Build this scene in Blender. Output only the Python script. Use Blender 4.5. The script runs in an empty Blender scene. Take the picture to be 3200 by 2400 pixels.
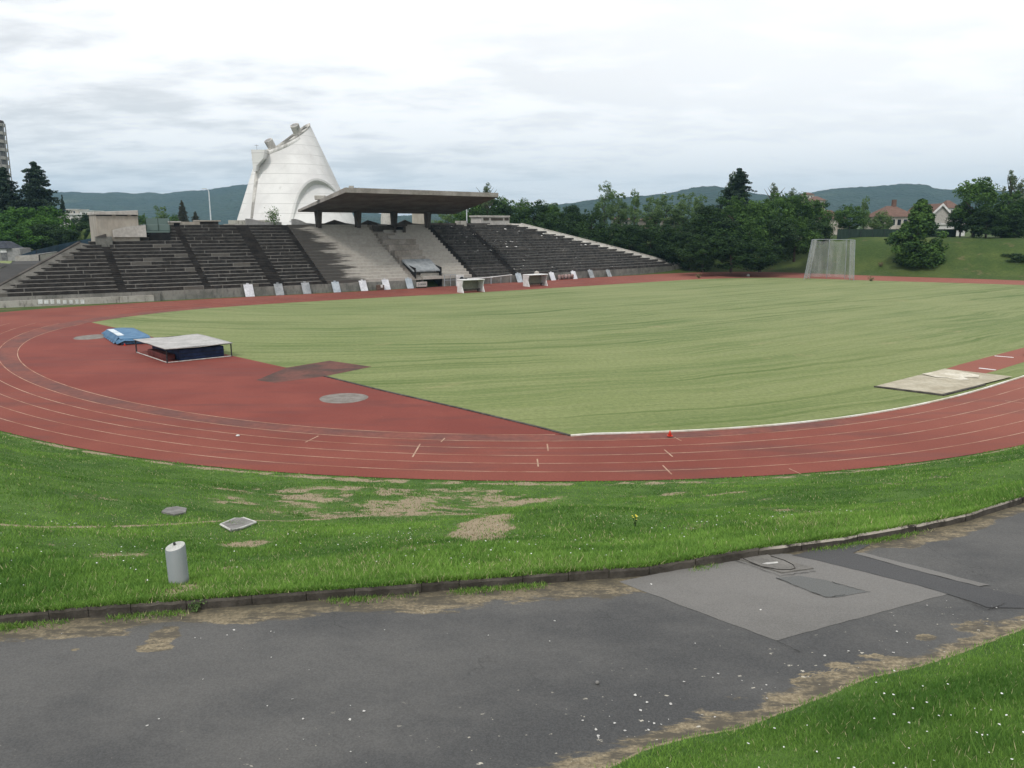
import bpy, math, random
import numpy as np
from mathutils import Vector, Matrix, noise as mnoise
from mathutils.bvhtree import BVHTree
random.seed(7); RNG = np.random.default_rng(7)
SC = bpy.context.scene; COL = SC.collection

# ------------------------------------------------------------------ camera model
F, YH, CH = 2500.0, 700.0, 10.3            # focal (photo px), horizon row, eye height over the field
PIT = math.atan((1200 - YH) / F); CP, SP = math.cos(PIT), math.sin(PIT)
def ray(px, py):
    cx, cy = (px - 1600) / F, -(py - 1200) / F
    return np.array([cx, CP + cy * SP, -SP + cy * CP])
def G(px, py, z=0.0):                       # photo point -> point on a level plane
    d = ray(px, py); t = (z - CH) / d[2]; return np.array([d[0] * t, d[1] * t, z])
def at(px, py, Y):                          # photo point at a known distance
    d = ray(px, py); t = Y / d[1]; return np.array([d[0] * t, Y, CH + d[2] * t])
DU = np.array([0.82244, 0.56886]); DN = np.array([-0.56886, 0.82244])   # along / across the home straight
def ow(u): return 117.6 + 0.0011 * (u - 45.0) ** 2                       # foot of the terrace wall
def WS(u, s, z): p = u * DU + (ow(u) + s) * DN; return (p[0], p[1], z)
def WO(u, o, z): p = u * DU + o * DN; return (p[0], p[1], z)
def ST(px, py, s):                          # photo point on the surface s metres behind the terrace wall
    d = ray(px, py); u = 50.0
    for _ in range(12):
        o = ow(u) + s; t = o / (d[:2] @ DN); u = t * (d[:2] @ DU)
    return u, CH + d[2] * t

# ------------------------------------------------------------------ object helpers
def tag(o, label=None, cat=None, group=None, kind=None):
    if label: o['label'] = label
    if cat: o['category'] = cat
    if group: o['group'] = group
    if kind: o['kind'] = kind
    return o
def thing(name, label, cat, loc=(0, 0, 0), rz=0.0, group=None):
    o = bpy.data.objects.new(name, None); COL.objects.link(o)
    o.location = loc; o.rotation_euler = (0, 0, rz); o.empty_display_size = 0.2
    return tag(o, label, cat, group)
class MB:
    def __init__(s): s.v = []; s.f = []; s.mi = []
    def quad(s, a, b, c, d, m=0):
        n = len(s.v); s.v += [tuple(a), tuple(b), tuple(c), tuple(d)]; s.f.append((n, n + 1, n + 2, n + 3)); s.mi.append(m)
    def poly(s, pts, m=0):
        n = len(s.v); s.v += [tuple(p) for p in pts]; s.f.append(tuple(range(n, n + len(pts)))); s.mi.append(m)
    def hexa(s, p, m=0):                    # p: 4 bottom then 4 top, both counter-clockwise
        n = len(s.v); s.v += [tuple(q) for q in p]
        for f in ((3, 2, 1, 0), (4, 5, 6, 7), (0, 1, 5, 4), (1, 2, 6, 5), (2, 3, 7, 6), (3, 0, 4, 7)):
            s.f.append(tuple(n + i for i in f)); s.mi.append(m)
    def box(s, c, d, m=0):
        x, y, z = c; a, b, e = d[0] / 2, d[1] / 2, d[2] / 2
        s.hexa([(x - a, y - b, z - e), (x + a, y - b, z - e), (x + a, y + b, z - e), (x - a, y + b, z - e),
                (x - a, y - b, z + e), (x + a, y - b, z + e), (x + a, y + b, z + e), (x - a, y + b, z + e)], m)
    def tube(s, pts, rad, n=8, m=0, cap=True):
        pts = [Vector(p) for p in pts]; rad = rad if hasattr(rad, '__len__') else [rad] * len(pts)
        base = len(s.v)
        for i, p in enumerate(pts):
            t = (pts[min(i + 1, len(pts) - 1)] - pts[max(i - 1, 0)]).normalized()
            a = t.cross(Vector((0.31, 0.95, 0.05))); a.normalize(); b = t.cross(a)
            for k in range(n):
                q = 2 * math.pi * k / n; s.v.append(tuple(p + (a * math.cos(q) + b * math.sin(q)) * rad[i]))
        for i in range(len(pts) - 1):
            for k in range(n):
                k2 = (k + 1) % n
                s.f.append((base + i * n + k, base + i * n + k2, base + (i + 1) * n + k2, base + (i + 1) * n + k)); s.mi.append(m)
        if cap:
            s.f.append(tuple(base + k for k in range(n))[::-1]); s.mi.append(m)
            s.f.append(tuple(base + (len(pts) - 1) * n + k for k in range(n))); s.mi.append(m)
    def lathe(s, prof, n=20, c=(0, 0, 0), m=0):
        b = len(s.v)
        for r, z in prof:
            for k in range(n):
                q = 2 * math.pi * k / n; s.v.append((c[0] + r * math.cos(q), c[1] + r * math.sin(q), c[2] + z))
        for i in range(len(prof) - 1):
            for k in range(n):
                k2 = (k + 1) % n; s.f.append((b + i * n + k, b + i * n + k2, b + (i + 1) * n + k2, b + (i + 1) * n + k)); s.mi.append(m)
        s.f.append(tuple(b + k for k in range(n))[::-1]); s.mi.append(m)
        s.f.append(tuple(b + (len(prof) - 1) * n + k for k in range(n))); s.mi.append(m)
    def grid(s, P, m=0):                    # P[i][j] points
        b = len(s.v); a, c = len(P), len(P[0])
        for r in P: s.v += [tuple(q) for q in r]
        for i in range(a - 1):
            for j in range(c - 1):
                s.f.append((b + i * c + j, b + i * c + j + 1, b + (i + 1) * c + j + 1, b + (i + 1) * c + j)); s.mi.append(m)
    def build(s, name, mats, parent=None, smooth=False, bevel=0.0, world=True, fix=True):
        me = bpy.data.meshes.new(name); v = s.v
        if parent is not None and world:
            root = parent
            while root.parent: root = root.parent
            L = root.location; v = [(x - L.x, y - L.y, z - L.z) for x, y, z in v]
        me.from_pydata(v, [], s.f)
        for mt in (mats if isinstance(mats, (list, tuple)) else [mats]): me.materials.append(mt)
        me.polygons.foreach_set('material_index', s.mi)
        if fix:
            import bmesh
            bm = bmesh.new(); bm.from_mesh(me); bmesh.ops.recalc_face_normals(bm, faces=bm.faces); bm.to_mesh(me); bm.free()
        if smooth: me.polygons.foreach_set('use_smooth', [True] * len(me.polygons))
        o = bpy.data.objects.new(name, me); COL.objects.link(o)
        if parent is not None: o.parent = parent
        if bevel:
            md = o.modifiers.new('bev', 'BEVEL'); md.width = bevel; md.segments = 2; md.limit_method = 'ANGLE'
        return o
def npmesh(name, V, Fc, mat, smooth=False, attr=None):      # V (n,3), Fc (m,k)
    me = bpy.data.meshes.new(name); k = Fc.shape[1]
    me.vertices.add(len(V)); me.vertices.foreach_set('co', V.astype(np.float32).ravel())
    me.loops.add(Fc.size); me.loops.foreach_set('vertex_index', Fc.astype(np.int32).ravel())
    me.polygons.add(len(Fc)); me.polygons.foreach_set('loop_start', np.arange(0, Fc.size, k, dtype=np.int32))
    me.update(calc_edges=True)
    if attr is not None:
        for nm, val in attr.items():
            at_ = me.attributes.new(nm, 'FLOAT', 'POINT'); at_.data.foreach_set('value', val.astype(np.float32))
    if smooth: me.polygons.foreach_set('use_smooth', np.ones(len(Fc), bool))
    me.materials.append(mat); return me
def link(name, me, parent=None):
    o = bpy.data.objects.new(name, me); COL.objects.link(o)
    if parent is not None: o.parent = parent
    return o
def copy_tree(o, parent=None):
    c = o.copy(); COL.objects.link(c)
    if parent is not None: c.parent = parent
    for ch in list(o.children): copy_tree(ch, c)
    return c

# ------------------------------------------------------------------ materials
class NT:
    def __init__(s, name):
        s.m = bpy.data.materials.new(name); s.m.use_nodes = True; s.t = s.m.node_tree; s.t.nodes.clear()
        s.out = s.n('ShaderNodeOutputMaterial'); s.b = s.n('ShaderNodeBsdfPrincipled'); s.l(s.b.outputs[0], s.out.inputs[0])
        s.b.inputs['Specular IOR Level'].default_value = 0.25
        s.geo = s.n('ShaderNodeNewGeometry'); s.pos = s.geo.outputs['Position']; s.tc = s.n('ShaderNodeTexCoord')
    def n(s, t, **k):
        x = s.t.nodes.new(t)
        for a, b in k.items(): setattr(x, a, b)
        return x
    def l(s, a, b): s.t.links.new(a, b)
    def mapv(s, vec, scale=(1, 1, 1), rot=(0, 0, 0)):
        x = s.n('ShaderNodeMapping'); s.l(vec, x.inputs[0]); x.inputs['Scale'].default_value = scale; x.inputs['Rotation'].default_value = rot; return x.outputs[0]
    def noise(s, scale, vec=None, detail=4, rough=0.55, dist=0.0):
        x = s.n('ShaderNodeTexNoise'); s.l(vec or s.pos, x.inputs['Vector']); x.inputs['Scale'].default_value = scale
        x.inputs['Detail'].default_value = detail; x.inputs['Roughness'].default_value = rough; x.inputs['Distortion'].default_value = dist; return x.outputs[0]
    def ramp(s, fac, lo, hi):
        x = s.n('ShaderNodeMapRange'); s.l(fac, x.inputs[0]); x.inputs[1].default_value = lo; x.inputs[2].default_value = hi; x.interpolation_type = 'SMOOTHSTEP'; return x.outputs[0]
    def math(s, op, a, b=None, c=None):
        x = s.n('ShaderNodeMath', operation=op)
        for i, q in enumerate((a, b, c)):
            if q is None: continue
            if isinstance(q, (int, float)): x.inputs[i].default_value = q
            else: s.l(q, x.inputs[i])
        return x.outputs[0]
    def mix(s, fac, a, b, mode='MIX'):
        x = s.n('ShaderNodeMix', data_type='RGBA', blend_type=mode)
        for i, q in ((0, fac), (6, a), (7, b)):
            if isinstance(q, (int, float)): x.inputs[i].default_value = q
            elif isinstance(q, (tuple, list)): x.inputs[i].default_value = (*q, 1)
            else: s.l(q, x.inputs[i])
        return x.outputs[2]
    def attr(s, name): x = s.n('ShaderNodeAttribute', attribute_name=name); return x.outputs['Fac']
    def xyz(s, v=None):
        x = s.n('ShaderNodeSeparateXYZ'); s.l(v or s.pos, x.inputs[0]); return x.outputs
    def done(s, col, rough=0.85, bump=None, bstr=0.3, bdist=0.02):
        if isinstance(col, (tuple, list)): s.b.inputs['Base Color'].default_value = (*col, 1)
        else: s.l(col, s.b.inputs['Base Color'])
        if isinstance(rough, (int, float)): s.b.inputs['Roughness'].default_value = rough
        else: s.l(rough, s.b.inputs['Roughness'])
        if bump is not None:
            x = s.n('ShaderNodeBump'); x.inputs['Strength'].default_value = bstr; x.inputs['Distance'].default_value = bdist
            s.l(bump, x.inputs['Height']); s.l(x.outputs[0], s.b.inputs['Normal'])
        return s.m
def pm(name, c1, c2, scale=1.0, rough=0.85, lo=0.35, hi=0.65, bstr=0.2, bdist=0.02, detail=5, stretch=(1, 1, 1), obj=False, metal=0.0):
    t = NT(name); v = t.mapv(t.tc.outputs['Object'] if obj else t.pos, stretch)
    f = t.ramp(t.noise(scale, v, detail), lo, hi)
    f2 = t.noise(scale * 7, v, 3)
    c = t.mix(f, c1, c2); c = t.mix(t.ramp(f2, .3, .7), t.mix(0.22, c, (0, 0, 0)), c)
    t.b.inputs['Metallic'].default_value = metal
    return t.done(c, rough, f2, bstr, bdist)

M = {}
# --- infield turf: dry pale grass with mowing streaks
t = NT('infield_grass')
rot = t.mapv(t.pos, (1, 1, 1), (0, 0, -0.605))
wr = t.n('ShaderNodeVectorMath', operation='ADD'); nz = t.n('ShaderNodeTexNoise'); t.l(t.pos, nz.inputs['Vector']); nz.inputs['Scale'].default_value = .02
sc = t.n('ShaderNodeVectorMath', operation='SCALE'); t.l(nz.outputs['Color'], sc.inputs[0]); sc.inputs['Scale'].default_value = 16
t.l(rot, wr.inputs[0]); t.l(sc.outputs[0], wr.inputs[1])
pp = t.xyz(); uu_ = t.math('ADD', t.math('MULTIPLY', pp[0], .82244), t.math('MULTIPLY', pp[1], .56886)); oo_ = t.math('ADD', t.math('MULTIPLY', pp[0], -.56886), t.math('MULTIPLY', pp[1], .82244))
du_ = t.math('MINIMUM', t.math('SUBTRACT', uu_, 62.0), 0.0); do_ = t.math('SUBTRACT', oo_, 128.0)
rad_ = t.math('SQRT', t.math('ADD', t.math('MULTIPLY', du_, du_), t.math('MULTIPLY', do_, do_)))
rad_ = t.math('ADD', rad_, t.math('MULTIPLY', t.math('SUBTRACT', t.noise(.06, None, 3), .5), 5.0))
alo = t.math('ADD', t.math('MULTIPLY', t.math('ARCTAN2', do_, du_), 70), t.math('MAXIMUM', t.math('SUBTRACT', uu_, 62.0), 0.0))
cvec = t.n('ShaderNodeCombineXYZ'); t.l(rad_, cvec.inputs[0]); t.l(alo, cvec.inputs[1]); cv_ = cvec.outputs[0]
st1 = t.ramp(t.noise(1.0, t.mapv(cv_, (.42, .028, 1)), 4, .6), .36, .64)
st2 = t.ramp(t.noise(1.0, t.mapv(cv_, (2.1, .07, 1)), 4, .65), .40, .62)
st3 = t.ramp(t.noise(1.0, t.mapv(cv_, (.85, .020, 1), (0, 0, .02)), 2, .5), .56, .66)
big = t.ramp(t.noise(.045, None, 5, .6), .38, .64)
fine = t.noise(3.2, None, 6, .78)
c = t.mix(st1, (.108, .158, .048), (.190, .226, .088))
c = t.mix(t.math('MULTIPLY', st2, .62), c, (.255, .272, .130))
c = t.mix(t.math('MULTIPLY', st3, .88), c, (.082, .128, .032))
c = t.mix(t.math('MULTIPLY', big, .30), c, (.30, .31, .145))
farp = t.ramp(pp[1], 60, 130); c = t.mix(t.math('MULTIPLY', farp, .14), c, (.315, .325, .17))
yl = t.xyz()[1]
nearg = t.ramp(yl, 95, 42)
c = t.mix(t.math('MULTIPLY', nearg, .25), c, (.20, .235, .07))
dry = t.ramp(t.noise(.32, t.mapv(rot, (.3, 1, 1)), 5, .7), .6, .72)
c = t.mix(t.math('MULTIPLY', dry, .5), c, (.36, .30, .16))
c = t.mix(t.ramp(fine, .3, .7), t.mix(.42, c, (.03, .06, .01)), c)
M['turf'] = t.done(c, .95, fine, .35, .05)
# --- red tartan
def tartan(name, base, wear, far, sc=1.0):
    t = NT(name); a = t.ramp(t.noise(.11 * sc, None, 5, .6), .35, .68); b = t.noise(9, None, 4, .7)
    c = t.mix(a, base, wear); x = t.xyz()
    c = t.mix(t.math('MULTIPLY', t.ramp(t.noise(.35 * sc, t.mapv(t.pos, (.4, 1.4, 1), (0, 0, -.6)), 4), .52, .70), .6), c, far)
    al = t.noise(1.0, t.mapv(t.pos, (.05, .9, 1), (0, 0, .05)), 4, .6); c = t.mix(t.math('MULTIPLY', t.ramp(al, .5, .68), .42), c, (.135, .052, .046)); sp_ = t.noise(2.2, None, 6, .75); c = t.mix(t.math('MULTIPLY', t.ramp(sp_, .60, .72), .35), c, (.33, .15, .11))
    c = t.mix(t.ramp(b, .25, .75), t.mix(.26, c, (.03, .01, .01)), c)
    edge = t.ramp(x[0], 12, 40); c = t.mix(t.math('MULTIPLY', edge, .45), c, (.31, .125, .09))
    return t.done(c, .9, b, .3, .01)
M['track'] = tartan('track_red', (.190, .048, .033), (.238, .068, .047), (.125, .050, .041))
M['apron'] = tartan('apron_red', (.182, .041, .030), (.230, .057, .040), (.14, .040, .032), 1.3)
M['runway'] = pm('runway_worn', (.075, .045, .037), (.15, .062, .048), .5, .9)
M['innerlane'] = pm('inner_lane_grey', (.145, .062, .052), (.215, .072, .053), .4, .9)
M['line'] = pm('lane_line_paint', (.31, .14, .092), (.52, .36, .26), .5, .8, lo=.30, hi=.66)
M['white'] = pm('white_paint', (.62, .62, .60), (.78, .78, .77), 1.2, .6, bstr=.05)
M['kerbwhite'] = pm('kerb_white', (.60, .56, .45), (.80, .79, .74), .5, .7)
M['circle'] = pm('circle_concrete', (.17, .15, .13), (.24, .22, .20), 2.0, .9)
M['sand'] = pm('pit_sand', (.36, .32, .235), (.46, .42, .325), .5, .95, bstr=.5, bdist=.05)
M['sandpale'] = pm('dry_sand', (.50, .455, .355), (.66, .62, .52), .9, .95, bstr=.4, bdist=.05)
M['pitedge'] = pm('pit_edge', (.05, .045, .04), (.10, .09, .08), 2.0, .9)
# --- ground far
t = NT('rough_grass')
a = t.ramp(t.noise(.12, None, 6, .65), .38, .64); b = t.noise(2.2, None, 4, .7); x = t.xyz()
c = t.mix(a, (.045, .078, .016), (.080, .110, .026)); c = t.mix(t.ramp(t.noise(.2, t.mapv(t.pos, (1, 1, 2)), 6, .7), .57, .72), c, (.145, .120, .060))
c = t.mix(t.ramp(b, .3, .7), t.mix(.35, c, (.01, .02, .005)), c)
M['rough'] = t.done(c, .95, b, .5, .2)
# --- near embankment soil under the grass blades
t = NT('embankment_soil')
bare = t.attr('bare'); n1 = t.noise(9, None, 5, .7); n2 = t.noise(38, None, 3, .7)
gr = t.mix(t.ramp(t.noise(.7, None, 5, .65), .35, .65), (.052, .115, .018), (.100, .185, .034))
gr = t.mix(t.ramp(n2, .3, .7), t.mix(.4, gr, (.006, .015, .003)), gr)
so = t.mix(n1, (.25, .20, .125), (.42, .345, .235)); so = t.mix(t.ramp(n2, .35, .65), t.mix(.4, so, (.05, .035, .02)), so)
f = t.ramp(t.math('ADD', bare, t.math('MULTIPLY', t.math('SUBTRACT', n1, .5), .9)), .38, .55)
M['soil'] = t.done(t.mix(f, gr, so), .97, n2, .6, .03)
# --- grass blades / leaves by tint attribute
def leafmat(name, lo, hi, third=None, transl=.25, rough=.75):
    t = NT(name); f = t.attr('tint'); c = t.mix(f, lo, hi)
    if third: c = t.mix(t.ramp(f, .90, .97), c, third)
    t.done(c, rough); t.b.inputs['Specular IOR Level'].default_value = .2
    tr = t.n('ShaderNodeBsdfTranslucent'); t.l(c, tr.inputs[0]); mx = t.n('ShaderNodeMixShader'); mx.inputs[0].default_value = transl
    t.l(t.b.outputs[0], mx.inputs[1]); t.l(tr.outputs[0], mx.inputs[2]); t.l(mx.outputs[0], t.out.inputs[0]); return t.m
M['blade'] = leafmat('grass_blade', (.058, .145, .024), (.235, .400, .074), (.50, .45, .26))
M['dryblade'] = leafmat('dry_blade', (.16, .13, .065), (.34, .28, .17))
M['leaf_dark'] = leafmat('leaf_dark', (.007, .020, .006), (.050, .102, .024))
M['leaf_mid'] = leafmat('leaf_mid', (.014, .042, .009), (.105, .20, .038))
M['leaf_fresh'] = leafmat('leaf_fresh', (.014, .052, .009), (.105, .235, .034))
M['leaf_light'] = leafmat('leaf_light', (.060, .115, .036), (.165, .245, .085))
M['leaf_conifer'] = leafmat('leaf_conifer', (.008, .020, .011), (.034, .060, .030), None, .1)
M['leaf_pale'] = leafmat('leaf_pale', (.06, .10, .045), (.16, .20, .10))
M['leaf_red'] = leafmat('leaf_russet', (.035, .040, .020), (.085, .075, .045))
M['bark'] = pm('bark', (.05, .04, .03), (.11, .09, .07), 3, .95, stretch=(1, 1, .2))
# --- asphalt
def asphalt(name, a, b, edge=False):
    t = NT(name); n0 = t.ramp(t.noise(.42, t.mapv(t.pos, (.6, 1, 1)), 6, .65), .36, .64); n1 = t.noise(55, None, 3, .8); n2 = t.noise(160, None, 2, .8)
    c = t.mix(n0, a, b); c = t.mix(t.ramp(n1, .32, .68), t.mix(.22, c, (.02, .02, .02)), t.mix(.09, c, (.3, .3, .29)))
    c = t.mix(t.math('MULTIPLY', t.ramp(t.noise(14, None, 4, .7), .68, .74), .28), c, (.26, .25, .23))
    crk = t.n('ShaderNodeTexVoronoi', feature='DISTANCE_TO_EDGE'); crk.inputs['Scale'].default_value = .42
    wv = t.n('ShaderNodeVectorMath', operation='ADD'); nn = t.n('ShaderNodeTexNoise'); nn.inputs['Scale'].default_value = 2.5; nn.inputs['Detail'].default_value = 5; t.l(t.pos, nn.inputs['Vector'])
    t.l(t.pos, wv.inputs[0]); t.l(nn.outputs['Color'], wv.inputs[1]); t.l(wv.outputs[0], crk.inputs['Vector'])
    ck = t.math('MULTIPLY', t.ramp(crk.outputs[0], .006, .001), t.ramp(t.noise(.6, None, 3), .55, .66))
    c = t.mix(t.math('MULTIPLY', ck, .5), c, (.03, .03, .028))
    if edge:
        dk, db = t.attr('dkerb'), t.attr('dbank')
        nv = t.noise(2.1, t.mapv(t.pos, (.5, 1.5, 1)), 9, .76); nw = t.noise(.55, None, 3); fn = t.noise(24, None, 4, .75)
        m1 = t.ramp(t.math('SUBTRACT', t.math('ADD', t.math('MULTIPLY', nv, 1.0), t.math('MULTIPLY', nw, 1.25)), t.math('MULTIPLY', dk, 1.1)), .62, .70)
        m2 = t.ramp(t.math('SUBTRACT', t.math('ADD', t.math('MULTIPLY', nv, 1.1), t.math('MULTIPLY', nw, .8)), t.math('MULTIPLY', db, .95)), .60, .70)
        dirt = t.mix(t.ramp(fn, .3, .7), (.13, .105, .068), (.30, .25, .165)); dirt = t.mix(t.ramp(t.noise(5, t.mapv(t.pos, (.6, 1.5, 1)), 7, .75), .42, .58), dirt, (.085, .075, .058))
        sp2 = t.math('MULTIPLY', t.ramp(t.math('ADD', t.attr('spot'), t.math('MULTIPLY', t.math('SUBTRACT', t.noise(4.5, t.mapv(t.pos, (.6, 1.6, 1)), 7, .75), .5), 1.7)), .50, .62), 1.0)
        c = t.mix(t.math('MAXIMUM', t.math('MAXIMUM', m1, m2), sp2), c, dirt)
        rim = t.ramp(dk, .55, .05); c = t.mix(t.math('MULTIPLY', rim, .55), c, (.055, .05, .034))
        dotm = t.math('MULTIPLY', t.ramp(t.noise(9, t.mapv(t.pos, (1, 1.6, 1)), 4, .6), .68, .71), t.ramp(db, 2.2, .4)); c = t.mix(dotm, c, (.46, .43, .36))
    return t.done(c, .88, n1, .35, .006)
M['road'] = asphalt('road_asphalt', (.055, .056, .057), (.100, .098, .094), True)
M['patch_pale'] = asphalt('patch_pale', (.135, .130, .122), (.175, .168, .158))
M['patch_dark'] = asphalt('patch_dark', (.052, .053, .056), (.068, .068, .070))
M['patch_mid'] = asphalt('patch_mid', (.095, .100, .096), (.12, .122, .118))
M['side_asphalt'] = asphalt('side_asphalt', (.030, .029, .027), (.045, .042, .04))
M['crack'] = pm('crack_seam', (.02, .02, .02), (.05, .045, .04), 8, .95)
t = NT('kerb_stone'); n0 = t.noise(3, None, 6, .7); n1 = t.noise(30, None, 4, .7); nz_ = t.xyz(t.geo.outputs['Normal'])[2]
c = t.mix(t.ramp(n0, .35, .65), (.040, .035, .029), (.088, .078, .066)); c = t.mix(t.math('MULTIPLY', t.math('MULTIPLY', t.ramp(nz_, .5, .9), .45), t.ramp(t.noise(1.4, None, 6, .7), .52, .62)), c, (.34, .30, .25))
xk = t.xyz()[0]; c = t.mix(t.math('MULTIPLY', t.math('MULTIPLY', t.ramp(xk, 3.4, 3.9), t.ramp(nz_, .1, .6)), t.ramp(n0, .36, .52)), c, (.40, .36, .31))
M['kerb'] = t.done(c, .95, n1, .6, .02)
M['slab'] = pm('concrete_slab', (.15, .145, .135), (.26, .25, .24), 4, .95, bstr=.4)
M['slab_dim'] = pm('slab_dim', (.15, .143, .132), (.20, .19, .175), 5, .95, bstr=.4)
M['slabedge'] = pm('slab_edge', (.45, .44, .42), (.62, .61, .58), 5, .9)
t = NT('bollard_paint'); n0 = t.noise(2.2, t.mapv(t.tc.outputs['Object'], (1, 1, .25)), 5); zz = t.xyz(t.tc.outputs['Object'])[2]
c = t.mix(t.ramp(n0, .35, .65), (.235, .26, .275), (.32, .34, .352)); c = t.mix(t.math('MULTIPLY', t.ramp(t.math('ADD', zz, t.math('MULTIPLY', n0, .12)), .17, .05), .8), c, (.10, .095, .075))
M['bollard'] = t.done(c, .7, n0, .1)
M['bollardtop'] = pm('bollard_top', (.42, .43, .40), (.55, .55, .52), 6, .8)
# --- concretes of the stand
def terrace(name, riser, riser2, tread, nose, block, dark, nfac):
    t = NT(name); p = t.xyz(); nz = t.xyz(t.geo.outputs['Normal'])[2]
    uu = t.math('ADD', t.math('MULTIPLY', p[0], .82244), t.math('MULTIPLY', p[1], .56886))
    row = t.math('DIVIDE', t.math('SUBTRACT', p[2], 1.3), .468)
    fr = t.math('FRACT', t.math('ADD', row, .0005)); ri = t.math('FLOOR', row)
    cv = t.n('ShaderNodeCombineXYZ'); t.l(t.math('FLOOR', t.math('DIVIDE', t.math('ADD', uu, t.math('MULTIPLY', ri, 3.37)), 2.6)), cv.inputs[0]); t.l(ri, cv.inputs[1])
    wn = t.n('ShaderNodeTexWhiteNoise', noise_dimensions='2D'); t.l(cv.outputs[0], wn.inputs['Vector']); rnd = wn.outputs['Value']
    jf = t.math('FRACT', t.math('DIVIDE', t.math('ADD', uu, t.math('MULTIPLY', ri, 3.37)), 2.6))
    joint = t.math('MULTIPLY', t.math('LESS_THAN', jf, .055), t.math('GREATER_THAN', rnd, .62))
    nzl = t.noise(.22, t.mapv(t.pos, (1, 1, 2.2)), 6, .7); nzs = t.noise(1.6, None, 5, .7)
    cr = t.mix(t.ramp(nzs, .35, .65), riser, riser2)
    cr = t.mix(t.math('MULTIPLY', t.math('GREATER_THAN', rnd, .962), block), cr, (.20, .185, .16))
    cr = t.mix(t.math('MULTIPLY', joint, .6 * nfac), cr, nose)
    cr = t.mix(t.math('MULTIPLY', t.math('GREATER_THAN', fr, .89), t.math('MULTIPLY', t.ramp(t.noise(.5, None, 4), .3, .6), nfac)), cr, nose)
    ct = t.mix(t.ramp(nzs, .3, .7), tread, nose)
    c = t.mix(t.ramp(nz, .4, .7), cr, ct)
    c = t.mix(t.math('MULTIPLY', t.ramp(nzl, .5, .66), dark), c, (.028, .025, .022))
    return t, c, nzs, uu, p
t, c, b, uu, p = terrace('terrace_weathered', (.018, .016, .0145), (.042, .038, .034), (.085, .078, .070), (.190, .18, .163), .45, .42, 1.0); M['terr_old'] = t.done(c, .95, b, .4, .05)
t, c, b, uu, p = terrace('terrace_clean', (.35, .325, .29), (.42, .392, .35), (.38, .355, .318), (.44, .415, .375), .2, .0, .3)
# black weathering creeping in from the uncovered left side
f = t.math('ADD', t.math('SUBTRACT', uu, 52.5), t.math('ADD', t.math('MULTIPLY', p[2], .32), t.math('MULTIPLY', t.math('SUBTRACT', t.noise(1.0, t.mapv(t.pos, (.10, .10, 1.9)), 5, .7), .5), 17)))
f = t.ramp(f, 2.2, -.4); c = t.mix(t.math('MULTIPLY', f, .88), c, (.040, .036, .032)); M['terr_clean'] = t.done(c, .95, b, .3, .04)
t, c, b, uu, p = terrace('terrace_ruined', (.036, .034, .031), (.086, .081, .075), (.10, .094, .087), (.185, .176, .162), .25, .32, .55)
vr = t.noise(.9, t.mapv(t.pos, (.6, .6, 2.0)), 6, .8); c = t.mix(t.ramp(vr, .60, .66), c, (.20, .19, .18)); M['terr_ruin'] = t.done(c, .95, vr, 1.0, .5)
M['stair_old'] = pm('stair_weathered', (.020, .017, .015), (.040, .035, .031), .7, .95, bstr=.4)
M['stair_clean'] = pm('stair_grey', (.26, .232, .20), (.35, .318, .28), .5, .95)
t = NT('terrace_wall'); n0 = t.noise(.5, None, 6, .7); n1 = t.noise(3.5, t.mapv(t.pos, (1, 1, .25)), 5, .7)
c = t.mix(t.ramp(n0, .35, .65), (.135, .135, .12), (.235, .228, .205)); c = t.mix(t.math('MULTIPLY', t.ramp(n1, .5, .68), .5), c, (.055, .055, .048)); M['wall_grey'] = t.done(c, .95, n1, .3, .04)
t = NT('stained_concrete'); n0 = t.noise(.7, None, 6, .7); n1 = t.noise(1.8, t.mapv(t.pos, (1, 1, .22)), 6, .75)
c = t.mix(t.ramp(n0, .3, .7), (.30, .285, .25), (.42, .40, .36)); c = t.mix(t.math('MULTIPLY', t.ramp(n1, .52, .66), .75), c, (.09, .08, .07)); M['stained'] = t.done(c, .95, n1, .3, .04)
M['wall_dim'] = pm('wall_dim', (.085, .08, .07), (.15, .142, .125), .6, .95)
M['conc_beige'] = pm('concrete_beige', (.335, .300, .252), (.41, .375, .32), .25, .9, stretch=(1, 1, .4))
M['conc_grey'] = pm('concrete_grey', (.25, .245, .235), (.31, .305, .295), .4, .9)
M['conc_pale'] = pm('concrete_pale', (.40, .375, .34), (.50, .475, .44), .4, .9)
M['conc_dark'] = pm('concrete_dark', (.06, .053, .046), (.10, .09, .08), .6, .9)
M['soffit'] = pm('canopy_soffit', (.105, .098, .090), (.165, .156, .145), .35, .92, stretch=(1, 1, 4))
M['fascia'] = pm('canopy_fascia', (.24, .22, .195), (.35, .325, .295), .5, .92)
M['dark'] = pm('dark_void', (.008, .008, .009), (.018, .018, .018), 1.0, .9)
M['door'] = pm('brown_door', (.10, .065, .048), (.14, .095, .075), .9, .8)
M['glass'] = NT('green_glass').done((.12, .165, .15), .15)
M['winglass'] = NT('window_glass').done((.02, .025, .03), .12)
M['steel'] = pm('steel_grey', (.30, .33, .36), (.42, .45, .48), 1.5, .5, metal=.3)
M['polepaint'] = pm('pole_paint', (.58, .62, .66), (.66, .70, .73), 1, .5)
M['black'] = pm('black_plastic', (.01, .01, .012), (.022, .022, .024), 4, .6)
M['blacksteel'] = pm('black_steel', (.018, .019, .022), (.04, .042, .045), 4, .5)
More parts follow.
